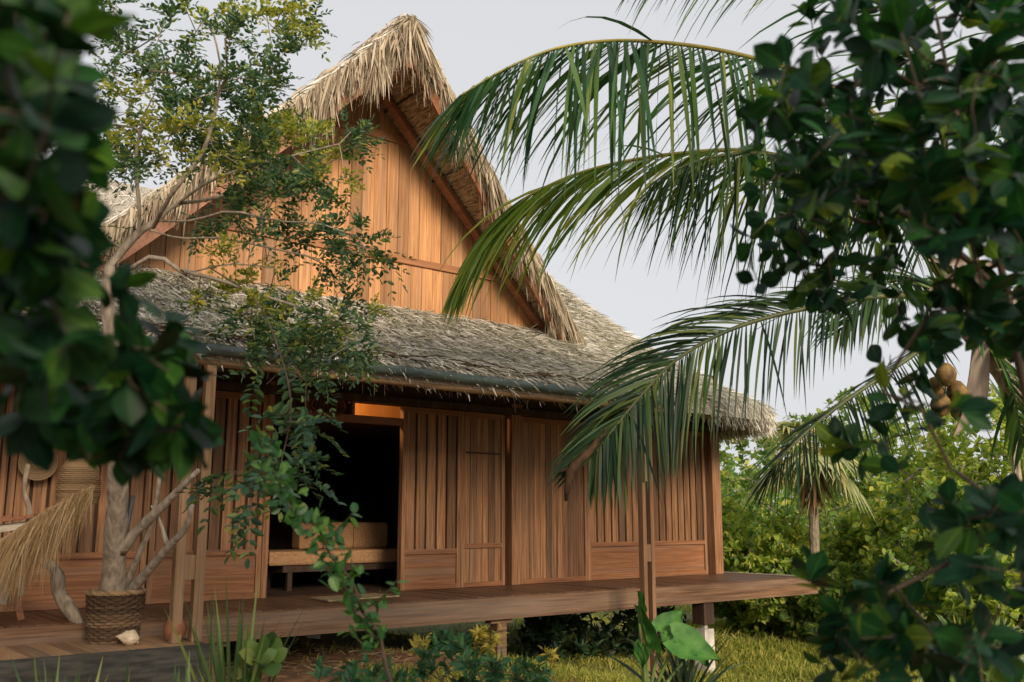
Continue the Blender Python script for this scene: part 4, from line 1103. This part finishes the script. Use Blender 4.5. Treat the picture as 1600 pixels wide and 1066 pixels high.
frond([(1505, 500, 9.4), (1545, 540, 9.2), (1580, 600, 9.1), (1600, 700, 9.0)], .8, 40, 'palm', 'rachis_dark')
frond([(1500, 470, 9.5), (1440, 330, 10.2), (1380, 270, 11), (1320, 290, 11.8), (1290, 350, 12.3)], 1.0, 60, 'palm_y', 'rachis')
frond([(1500, 480, 9.5), (1440, 440, 10), (1370, 450, 10.6), (1310, 520, 11.0)], 1.0, 56, 'palm', 'rachis_dark')
mb = MB()                                     # dry brown end hanging from the low frond
tip = spline([at(948, 672, 8.5), at(936, 686, 8.47), at(918, 708, 8.43), at(893, 735, 8.4), at(884, 783, 8.4)], 14)
mb.tube(tip, np.interp(np.linspace(0, 1, 14), [0, .4, .75, .9, 1], [.010, .034, .046, .034, .010]) * (1 + .12 * np.sin(np.arange(14) * 2.1)), 8)
mb.tube([at(900, 728, 8.42), at(872, 738, 8.4)], [.025, .008], 6)
part(mb, 'dry_tip', 'husk', palm, True)
def coconut(c, r):
    mb = MB(); mb.lathe([(.002, r * 1.15), (r * .45, r * 1.0), (r * .85, r * .5), (r, 0), (r * .86, -r * .6), (r * .5, -r * 1.05), (.002, -r * 1.25)], c, 16)
    part(mb, 'coconut', 'coconut', palm, True)
for u, v in ((1478, 585), (1462, 606), (1495, 612), (1470, 632), (1500, 640)): coconut(at(u, v, 9.0 + random.uniform(-.1, .15)), .095)
def spathe(pts, w, name='spathe'):
    mb = MB(); c = spline(pts, 18); t = np.gradient(c, axis=0); t /= np.linalg.norm(t, axis=1)[:, None]
    prof = np.interp(np.linspace(0, 1, 18), [0, .15, .6, 1], [.2, .7, 1, .05]) * w
    s = np.cross(t, FW); s /= np.linalg.norm(s, axis=1)[:, None]; nn = np.cross(s, t)
    v = []
    for i in range(18):
        for a in np.linspace(-1, 1, 7): v.append(c[i] + s[i] * prof[i] * math.sin(a * 1.3) + nn[i] * prof[i] * .8 * (math.cos(a * 1.3) - 1))
    q = [[i * 7 + j, i * 7 + j + 1, (i + 1) * 7 + j + 1, (i + 1) * 7 + j] for i in range(17) for j in range(6)]
    mb.add(v, q); v2 = np.array(v) + FW * .012; mb.add(v2, np.array(q)[:, ::-1])
    part(mb, name, 'spathe', palm, True)
spathe([at(1530, 480, 9.2), at(1528, 560, 9.1), at(1518, 630, 9.05), at(1490, 682, 9.0)], .11)
spathe([at(1590, 470, 9.2), at(1530, 448, 9.2), at(1480, 446, 9.1), at(1442, 462, 9.0)], .13)
spathe([at(1570, 415, 9.3), at(1510, 412, 9.2), at(1440, 405, 9.1)], .05)

# ------------------------------------------------------------------ small palms and potted looking plants
def strap_clump(name, label, cat, base, n, L, w, mat, lean=.5, curve=.6, group=None, tilt=(0, 0), seg=8):
    o = thing(name, label, cat, tuple(base), group)
    mb = MB(); an = RNG.uniform(0, 6.283, n); el = RNG.uniform(.1, 1, n) * lean
    d = np.stack([np.cos(an) * np.sin(el) + tilt[0], np.sin(an) * np.sin(el) + tilt[1], np.cos(el)], 1)
    d /= np.linalg.norm(d, axis=1)[:, None]
    LL = L * RNG.uniform(.6, 1.1, n); C = np.zeros((n, seg, 3)); W = np.zeros((n, seg, 3)); cur = np.asarray(base)[None] + RNG.normal(0, .03, (n, 3)) * (1, 1, .2); cr = curve * RNG.uniform(.3, 1.4, n)
    side = np.cross(d, (0, 0, 1.0)) + 1e-4; side /= np.linalg.norm(side, axis=1)[:, None]
    tw = RNG.uniform(-.9, .9, n)[:, None]; side = side * np.cos(tw) + np.cross(d, side) * np.sin(tw)
    wp = np.interp(np.linspace(0, 1, seg), [0, .3, .7, 1], [.7, 1, .75, .03]) * w
    for j in range(seg):
        C[:, j] = cur; W[:, j] = side * (wp[j] * RNG.uniform(.8, 1.2, n))[:, None]
        d = d - np.array([0, 0, 1.0]) * (cr / seg * (j / seg) * 2)[:, None]; d /= np.linalg.norm(d, axis=1)[:, None]
        cur = cur + d * (LL / (seg - 1))[:, None]
    mb.strips(C, W); part(mb, 'leaf', mat, o)
    mb = MB(); mb.tube([np.asarray(base) - (0, 0, .15), np.asarray(base) + (0, 0, .05)], [.05, .03], 8); part(mb, 'stem', 'twig', o)
    return o
def on_ground(u, v, d):
    p = at(u, v, d); p[2] = float(gz(p[0], p[1])); return p
strap_clump('spiky_plant', 'tall clump of narrow yellow green sword leaves before the left posts', 'plant', on_ground(372, 1000, 5.6), 54, 1.02, .011, 'blade', .42, .45)
strap_clump('spiky_plant', 'bright green grassy clump below the platform edge near the jug', 'plant', on_ground(285, 1040, 5.2), 22, .72, .022, 'blade', .3, .3)
strap_clump('spiky_plant', 'sparse upright green blades before the dark platform kerb', 'plant', on_ground(110, 1040, 5.0), 34, .78, .014, 'blade', .5, .4)
strap_clump('spiky_plant', 'thin grassy tuft before the basket and conch shell', 'plant', on_ground(205, 1040, 5.2), 14, .72, .013, 'blade', .45, .4)
strap_clump('spiky_plant', 'dense low green blades in the bottom left corner', 'plant', on_ground(40, 1060, 4.6), 30, .62, .016, 'blade_dark', .6, .5)
strap_clump('dracaena', 'dark spiky fountain of narrow leaves right of the taro', 'plant', on_ground(1068, 1120, 7.6), 60, .75, .016, 'blade_dark', .95, .9)
def taro():
    o = thing('taro_plant', 'broad leaved green taro in front of the right pair of posts', 'plant', tuple(on_ground(1010, 1100, 7.3)))
    b = on_ground(1010, 1110, 7.3)
    def leaf(c, d, n, L, W, roll=0.0):
        c, d, n = map(lambda q: np.asarray(q, float), (c, d, n)); d /= np.linalg.norm(d); s = np.cross(d, n); s /= np.linalg.norm(s); n = np.cross(s, d)
        pr = [(-.28, .02, .30), (-.15, .0, .42), (0, 0, .50), (.2, 0, .5), (.4, 0, .43), (.6, 0, .31), (.8, 0, .15), (1, 0, .01)]
        v = []; m = 9
        for i, (t, lo, wv) in enumerate(pr):
            for x in np.linspace(-1, 1, m):
                notch = .0
                xx = x * wv * W * (1 - roll * .65); yy = (t + (notch + (.2 if t < 0 else 0) * (1 - abs(x)))) * L
                zz = (abs(x) ** 1.5 * .10 + roll * abs(x) ** 2 * .6) * W - .12 * L * max(0, t) ** 2 + .012 * math.sin(x * 9 + t * 13)
                v.append(c + d * yy + s * xx + n * zz)
        q = [[i * m + j, i * m + j + 1, (i + 1) * m + j + 1, (i + 1) * m + j] for i in range(len(pr) - 1) for j in range(m - 1)]
        mb = MB(); mb.add(v, q); part(mb, 'leaf', 'taro', o, True)
        mb = MB(); mb.tube(spline([b, (b * .6 + c * .4) + (0, 0, .06), c], 14), np.linspace(.022, .008, 14), 7); part(mb, 'stalk', 'taro_stem', o, True)
    leaf(at(1058, 1000, 7.25), RT * .8 - UP * .30 - FW * .2, UP * .7 - FW * .7, .34, .28)
    leaf(at(1035, 985, 7.35), RT * .55 + UP * .45 + FW * .2, UP * .6 - FW * .8, .24, .2)
    leaf(at(1012, 1005, 7.3), UP * 1 - RT * .3, -FW + RT * .4, .30, .20, .75)
    leaf(at(1005, 1010, 7.2), -UP * .8 - RT * .05, -FW * .8 - RT * .5 + UP * .3, .17, .14)
    leaf(at(1090, 1010, 7.6), RT * .4 - UP * .8, -FW * .9 + UP * .3, .2, .13)
    leaf(at(998, 965, 7.4), UP + RT * .05, -FW + RT * .6, .2, .11, .8)
taro()
# young feather palm, lower right
sp = thing('palm_seedling', 'small feathery young palm at the lower right behind the shrub', 'palm', tuple(on_ground(1535, 1090, 7.0)))
b = on_ground(1535, 1120, 7.0)
def small_frond(p0, ctrl, L, mat='blade', n=22):
    R_ = spline([p0] + ctrl, 30); mb = MB(); mb.tube(R_, np.linspace(.012, .003, 30), 5); f = part(mb, 'frond', 'taro_stem', sp)
    T = np.gradient(R_, axis=0); T /= np.linalg.norm(T, axis=1)[:, None]
    C, W = [], []
    for u in np.linspace(.3, 1, n):
        i = min(29, int(u * 29)); s = np.cross(T[i], -FW + UP * .5); s /= np.linalg.norm(s); nn = np.cross(s, T[i])
        for sg in (-1, 1):
            d = T[i] * .8 + s * sg * .8 + RNG.normal(0, .06, 3); d /= np.linalg.norm(d); ln = L * (1.1 - .5 * u) * RNG.uniform(.85, 1.1)
            tt = np.linspace(0, 1, 5)[:, None]; c = R_[i] + d * ln * tt - np.array([0, 0, .3]) * ln * tt ** 2
            w = np.cross(d, nn); C.append(c); W.append(w[None] * np.array([.5, 1, .9, .5, .05])[:, None] * .011)
    mb = MB(); mb.strips(np.array(C), np.array(W)); part(mb, 'leaflet', mat, f)
small_frond(b, [at(1520, 1040, 7.0), at(1500, 1000, 6.9), at(1478, 985, 6.8)], .34)
small_frond(b, [at(1545, 1030, 7.0), at(1560, 1000, 7.0), at(1590, 1000, 7.0)], .32)
small_frond(b, [at(1500, 1060, 6.8), at(1470, 1045, 6.7), at(1440, 1050, 6.6)], .28)
small_frond(b, [at(1570, 1060, 6.9), at(1600, 1040, 6.9), at(1630, 1050, 6.9)], .3)

# sapling with alternate leaves in front of the doorway
sg_ = thing('sapling', 'slender near sapling slanting up across the open doorway', 'sapling', tuple(on_ground(660, 1300, 4.2)))
stem = spline([on_ground(680, 1300, 4.3), at(612, 1066, 4.25), at(588, 985, 4.2), at(560, 940, 4.2), at(530, 880, 4.15), at(495, 830, 4.1), at(455, 790, 4.1), at(425, 735, 4.05), at(412, 690, 4.0)], 60)
stem2 = spline([at(590, 1000, 4.2), at(560, 970, 4.25), at(545, 930, 4.3), at(530, 900, 4.3)], 12)
mb = MB(); mb.tube(stem + .012 * np.stack([np.sin(np.arange(60) * .55), np.cos(np.arange(60) * .4), np.zeros(60)], 1), np.linspace(.0105, .002, 60), 7); mb.tube(stem2, np.linspace(.007, .003, 12), 6)
for u, v, ln in ((600, 1030, -1), (565, 955, 1), (540, 900, -1), (500, 845, 1)):
    mb.tube(spline([at(u, v, 4.2), at(u + ln * 30, v - 20, 4.15), at(u + ln * 55, v - 48, 4.1)], 8), np.linspace(.005, .002, 8), 5)
part(mb, 'stem', 'twig', sg_, True)
pts, dr = [], []
for i in range(12, 60):
    for _ in range(5 if i > 24 else 2): pts.append(stem[i] + RNG.normal(0, .03, 3)); dr.append(RNG.normal(0, 1, 3) + np.array([0, 0, .25]) + RT * .2)
for i in range(12):
    for _ in range(3): pts.append(stem2[i]); dr.append(RNG.normal(0, 1, 3))
for u, v, ln in ((600, 1030, -1), (565, 955, 1), (540, 900, -1), (500, 845, 1)):
    for k in range(9): pts.append(at(u + ln * (20 + k * 4.5), v - 12 - k * 4, 4.12)); dr.append(RNG.normal(0, 1, 3) + RT * ln * .8)
pts, dr = np.array(pts), np.array(dr); n = len(pts)
LL = RNG.uniform(.04, .075, n); mb = MB(); mb.leaves(pts, dr, rnd_unit(n) + np.array([0, 0, 1.0]) - FW * .3, LL, LL * RNG.uniform(.48, .6, n), T_ROUND)
part(mb, 'foliage', 'leaf_sap', sg_, True)

# leafy bushes in front of the deck
def leafy_bush(name, label, cat, poly, n, d, base, per, L, W, mat, tpl, group=None, up=.4, spread=(.4, 1.2), step=.15):
    o = thing(name, label, cat, tuple(base), group)
    t = pix(poly, n, *d)
    for p in t: p[2] = max(p[2], float(gz(p[0], p[1])) + .06)
    b = np.asarray(base); stems = [[b + (0, 0, -.1), b + (.02, 0, .1)]]
    mb, dd = skeleton(stems, t, .003, .35, step, .04, 5, .02)
    part(mb, 'stem', 'twig', o)
    mb = MB(); rosettes(mb, t, dd, per, L, W, tpl, spread, .05, up); part(mb, 'foliage', mat, o, True)
    return o
leafy_bush('leafy_bush', 'blue green upright bush under the deck edge right of the sapling', 'bush', [(660, 990), (700, 970), (740, 1000), (745, 1070), (650, 1080)], 22, (6.3, 7.0), on_ground(700, 1100, 6.7), 9, (.06, .11), (.36, .46), 'leaf_blue', T_LANCE)
leafy_bush('leafy_bush', 'blue green bush with tall leafy shoots before the brown pile', 'bush', [(690, 1005), (725, 990), (770, 1018), (830, 1025), (890, 1060), (880, 1090), (720, 1090)], 36, (6.0, 7.0), on_ground(790, 1120, 6.5), 9, (.06, .11), (.36, .46), 'leaf_blue', T_LANCE)
leafy_bush('leafy_bush', 'low dark green bush at the bottom edge below the deck middle', 'bush', [(470, 1040), (540, 1020), (640, 1040), (680, 1090), (480, 1100)], 30, (5.2, 6.2), on_ground(570, 1130, 5.8), 8, (.06, .10), (.4, .5), 'leaf_blue', T_LANCE)
leafy_bush('croton_plant', 'yellow leaved croton growing in front of the brown pile', 'plant', [(738, 990), (762, 972), (788, 985), (792, 1010), (745, 1012)], 14, (7.2, 7.5), on_ground(765, 1060, 7.4), 10, (.05, .09), (.34, .44), 'leaf_yel', T_LANCE, up=.8)
leafy_bush('croton_plant', 'small yellow leaved plant left of the larger croton', 'plant', [(650, 1000), (672, 992), (678, 1014), (654, 1016)], 6, (7.0, 7.3), on_ground(665, 1055, 7.2), 8, (.06, .10), (.34, .44), 'leaf_yel', T_LANCE, up=.8)
leafy_bush('croton_plant', 'pale yellow plant between the brown pile and the taro', 'plant', [(840, 1015), (862, 1010), (868, 1030), (842, 1032)], 5, (8.2, 8.6), on_ground(854, 1045, 8.4), 8, (.06, .10), (.34, .44), 'leaf_yel', T_LANCE, up=.8)
leafy_bush('broadleaf_plant', 'yellow green heart leaved weed right of the tall sword leaves', 'plant', [(385, 985), (430, 1005), (450, 1050), (400, 1070), (375, 1030)], 9, (5.4, 5.9), on_ground(410, 1100, 5.7), 3, (.09, .15), (.7, .85), 'blade', T_ROUND, up=.2)

# plants under and behind the deck
i = 0
for lab, u, v, d, w, h, mt in (
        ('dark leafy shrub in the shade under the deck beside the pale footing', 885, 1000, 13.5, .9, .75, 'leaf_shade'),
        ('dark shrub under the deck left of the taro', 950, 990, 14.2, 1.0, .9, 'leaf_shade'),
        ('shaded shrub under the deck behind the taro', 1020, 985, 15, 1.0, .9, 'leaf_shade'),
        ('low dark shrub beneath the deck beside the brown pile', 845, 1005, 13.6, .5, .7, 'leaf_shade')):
    b = on_ground(u, v, d); o = thing('understorey_shrub', lab, 'shrub', tuple(b))
    n = 60; t = b + rnd_unit(n) * np.array([w, w, h]) * (RNG.uniform(.2, 1, n) ** .5)[:, None] * .6 + np.array([0, 0, h * .5])
    mb, dd = skeleton([[b - (0, 0, .1), b + (0, 0, .1)]], t, .004, .35, .2, .05, 5, .03); part(mb, 'stem', 'twig', o)
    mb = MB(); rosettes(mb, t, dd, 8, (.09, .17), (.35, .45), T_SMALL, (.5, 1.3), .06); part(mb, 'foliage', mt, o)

# ------------------------------------------------------------------ thicket beyond
def bush(lab, u, v, d, w, h, mt, name='thicket_bush', nt=300, per=15, L=(.095, .165)):
    """u, v: the top of the crown; w, h in metres; the crown is built of lumps"""
    top = at(u, v, d); b = np.array([top[0], top[1], float(gz(top[0], top[1]))]); H = max(.6, top[2] - b[2]); o = thing(name, lab, 'bush', tuple(b))
    nl = 11; lump = b + np.array([0, 0, H * .55]) + rnd_unit(nl) * np.array([w * .45, w * .45, H * .36]); lr = RNG.uniform(.3, .55, nl) * min(w, H) * .62
    k = RNG.integers(0, nl, nt); t = lump[k] + rnd_unit(nt) * (lr[k] * RNG.uniform(.55, 1, nt) ** .4)[:, None]
    t[:, 2] = np.clip(t[:, 2], b[2] + .1, top[2])
    mb, dd = skeleton([[b - (0, 0, .1), b + (.05, 0, H * .3), b + (0, .1, H * .5)]], t, .006, .4, .5, .08, 5, .07); part(mb, 'trunk', 'greytwig', o)
    mb = MB(); rosettes(mb, t, dd, per, L, (.5, .7), T_SMALL, (.3, 1.5), .25, .3); part(mb, 'crown', mt, o)
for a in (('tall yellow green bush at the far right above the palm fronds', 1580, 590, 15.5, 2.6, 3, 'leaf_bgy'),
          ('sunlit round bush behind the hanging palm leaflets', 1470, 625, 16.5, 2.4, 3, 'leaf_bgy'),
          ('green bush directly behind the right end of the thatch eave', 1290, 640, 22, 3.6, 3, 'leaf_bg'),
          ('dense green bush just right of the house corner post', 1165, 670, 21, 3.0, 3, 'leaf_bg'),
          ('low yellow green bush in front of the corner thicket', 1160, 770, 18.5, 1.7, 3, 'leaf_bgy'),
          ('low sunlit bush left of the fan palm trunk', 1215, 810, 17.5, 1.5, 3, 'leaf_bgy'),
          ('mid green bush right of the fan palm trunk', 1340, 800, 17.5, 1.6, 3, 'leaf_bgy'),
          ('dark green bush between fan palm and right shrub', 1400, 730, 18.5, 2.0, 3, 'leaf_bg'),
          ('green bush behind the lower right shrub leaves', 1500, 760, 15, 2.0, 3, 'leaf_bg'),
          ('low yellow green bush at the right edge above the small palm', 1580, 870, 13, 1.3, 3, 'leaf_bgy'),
          ('bushy green tree rising behind the low palm frond', 1390, 610, 23, 3.4, 3, 'leaf_bg'),
          ('darker shrub low behind the deck end board', 1180, 880, 18, 1.3, 3, 'leaf_bg'),
          ('low bush at the foot of the fan palm', 1290, 880, 16.5, 1.2, 3, 'leaf_bg')):
    bush(*a)
def thicket():
    mb = MB(); n = 17000; P = []
    segs = []
    for _ in range(n):
        r = random.random()
        if r < .62: x, y = random.uniform(13, 46), random.uniform(21, 30)
        elif r < .74: x, y = random.uniform(24, 32), random.uniform(-4, 22)
        elif r < .9: x, y = random.uniform(-22, 14), random.uniform(24, 32)
        else: x, y = random.uniform(-24, -14), random.uniform(-2, 28)
        h = 3.6 + 1.0 * math.sin(x * .55 + 1) + .8 * math.sin(x * 1.3 + y) + .5 * math.sin(y * 1.1)
        P.append((x, y, float(gz(x, y)) + h * random.random() ** .6))
    P = np.array(P); L = RNG.uniform(.25, .5, n)
    mb.leaves(P, rnd_unit(n), rnd_unit(n) + np.array([0, 0, .6]), L, L * .6, T_SMALL)
    o = mb.build('thicket', M['leaf_bg'])
    tag(o, 'far green thicket that closes the view behind the garden and house', 'thicket', kind='stuff')
thicket()

# fan palm in the distance
fb = on_ground(1272, 960, 16.5)
fp = thing('fan_palm', 'small fan palm with drooping pale blades in the distance right of the house', 'palm', tuple(fb))
fc = at(1268, 710, 16.5)
mb = MB(); mb.tube(spline([fb - (0, 0, .1), (fb + fc) / 2 + (.03, 0, 0), fc], 20), np.linspace(.085, .075, 20) * (1 + .12 * (np.arange(20) % 2)), 10); part(mb, 'trunk', 'bark', fp)
mb = MB(); n = 160; P = fc + RNG.normal(0, .06, (n, 3)) + np.stack([np.zeros(n), np.zeros(n), RNG.uniform(-.55, .1, n)], 1)
blades(mb, P, np.stack([RNG.normal(0, .3, n), RNG.normal(0, .3, n), -np.ones(n)], 1), RNG.uniform(.3, .7, n), RNG.uniform(.01, .03, n), np.zeros(n), 3, .1); part(mb, 'dead_skirt', 'deadfan', fp)
def fan(c, ax, L, mat='fan'):
    ax = np.asarray(ax, float); ax /= np.linalg.norm(ax); hub = c + ax * L * .75 + np.array([0, 0, .12 - .1 * L])
    mb = MB(); mb.tube(spline([c, (c + hub) / 2 + (0, 0, .1), hub], 8), .012, 5); o = part(mb, 'fan_leaf', 'rachis', fp)
    s = np.cross(ax, (0, 0, 1)); s /= np.linalg.norm(s) + 1e-9; k = 26; C, W = [], []
    for a in np.linspace(-2.1, 2.1, k):
        d = ax * math.cos(a) + s * math.sin(a); tt = np.linspace(0, 1, 6)[:, None]; ln = L * (.75 + .25 * math.cos(a)) * RNG.uniform(.9, 1.08)
        C.append(hub + d * ln * tt + np.array([0, 0, -.62 * ln]) * tt ** 2); w = np.cross(d, (0, 0, 1)); w = w / (np.linalg.norm(w) + 1e-9) + np.array([0, 0, RNG.normal(0, .4)])
        W.append(w[None] * np.array([.4, .9, 1, .75, .4, .05])[:, None] * .03)
    mb = MB(); mb.strips(np.array(C), np.array(W)); part(mb, 'blade', mat, o)
for k in range(13):
    a = k * 2.4; e = [-.75, -.4, -.1, .35, .8][k % 5]
    fan(fc, (math.cos(a), math.sin(a), e), random.uniform(.62, .80))

# small palm tops at the far right edge
yb = at(1578, 640, 14.0); yg = np.array([yb[0], yb[1], float(gz(yb[0], yb[1]))])
yp = strap_clump('young_palm', 'young palm top rising above the bushes at the right edge', 'palm', yb, 26, .95, .022, 'blade', .75, .5)
mb = MB(); mb.tube([yg - (0, 0, .1), (yg + yb) / 2 + (.05, 0, 0), yb], [.09, .07, .06], 8); part(mb, 'trunk', 'bark', yp)

# ------------------------------------------------------------------ lawn
def lawn():
    mb = MB(); n = 88000
    x = RNG.uniform(5.2, 22, n); y = RNG.uniform(6.2, 17, n); x[:26000] = RNG.uniform(4.6, 10.5, 26000); y[:26000] = RNG.uniform(6.2, 10.2, 26000); x[26000:64000] = RNG.uniform(9.5, 17, 38000); y[26000:64000] = RNG.uniform(7, 13.5, 38000)
    den = .5 + .3 * np.sin(x * 1.7 + y) + .3 * np.sin(y * 2.3 - x * .6)
    soil = (x < 7.2) & (y > 8.3 + .3 * np.sin(x * 3))
    keep = (RNG.uniform(size=n) < np.clip(den, .15, 1)) & ~(soil & (RNG.uniform(size=n) < .93)); x, y = x[keep], y[keep]; n = len(x)
    P = np.stack([x, y, gz(x, y) - .01], 1)
    D = np.stack([RNG.normal(0, .4, n), RNG.normal(0, .4, n), np.ones(n)], 1)
    blades(mb, P, D, RNG.uniform(.07, .22, n) * (1 + .5 * (x > 11)), RNG.uniform(.003, .007, n) * (1 + .6 * (x > 11)), np.zeros(n), 3, .35)
    tag(mb.build('lawn', M['grass']), 'yellow green rough grass round the stilts and beyond the deck', 'grass', kind='stuff')
    mb = MB(); n = 1500
    x = RNG.uniform(3.6, 7.4, n); y = RNG.uniform(8.3, 10.6, n)
    P = np.stack([x, y, gz(x, y) + .012], 1); D = RNG.normal(0, 1, (n, 3)) * (1, 1, .12)
    blades(mb, P, D, RNG.uniform(.05, .17, n), RNG.uniform(.0015, .005, n), np.full(n, .02), 3, .05)
    tag(mb.build('leaf_litter', M['raffia']), 'dry straw and leaf scraps on the red soil beneath the deck edge', 'leaf litter', kind='stuff')
lawn()

# ------------------------------------------------------------------ unseen tree added behind the viewpoint, canopy shaped to shade shrubs and left wall
def shade_tree():
    b = np.array([1.0, -5.2, float(gz(1.0, -5.2))]); o = thing('shade_tree', 'unseen broad tree added behind the viewpoint to shade the near shrubs and left wall', 'tree', tuple(b))
    n = 640; x = RNG.uniform(-9, 4.9, n); y = RNG.uniform(-7, -3.8, n)
    lo = np.where(x > 3.6, 6.7, .6); hi = 8.2 - .3 * (x > 3.6)
    t = np.stack([x, y, lo + (hi - lo) * RNG.uniform(0, 1, n)], 1)[np.sin(x * 2.1 + y) > -.86]
    t = np.vstack([t, np.stack([RNG.uniform(-2.8, 4.4, 330), RNG.uniform(-6.5, -4, 330), RNG.uniform(6.8, 8.2, 330)], 1)])  # extra leaves added to darken the lower left wall
    t = t[~((t[:, 0] > -1.4) & (t[:, 0] < 4.2) & (t[:, 2] > 5.4) & (t[:, 2] < 6.9))]  # gap cut to let sun through to the soil and platform
    mb, dd = skeleton([spline([b - (0, 0, .2), b + (.1, 0, 1.5), b + (0, .1, 3), b + (.2, 0, 6)], 12)], t, .008, .5, .5, .08, 6, .22); part(mb, 'trunk', 'bark', o)
    mb = MB(); rosettes(mb, t, dd, 9, (.22, .40), (.6, .8), T_SMALL, (.3, 1.5), .25, .3); part(mb, 'crown', 'leaf_bg', o)
shade_tree()
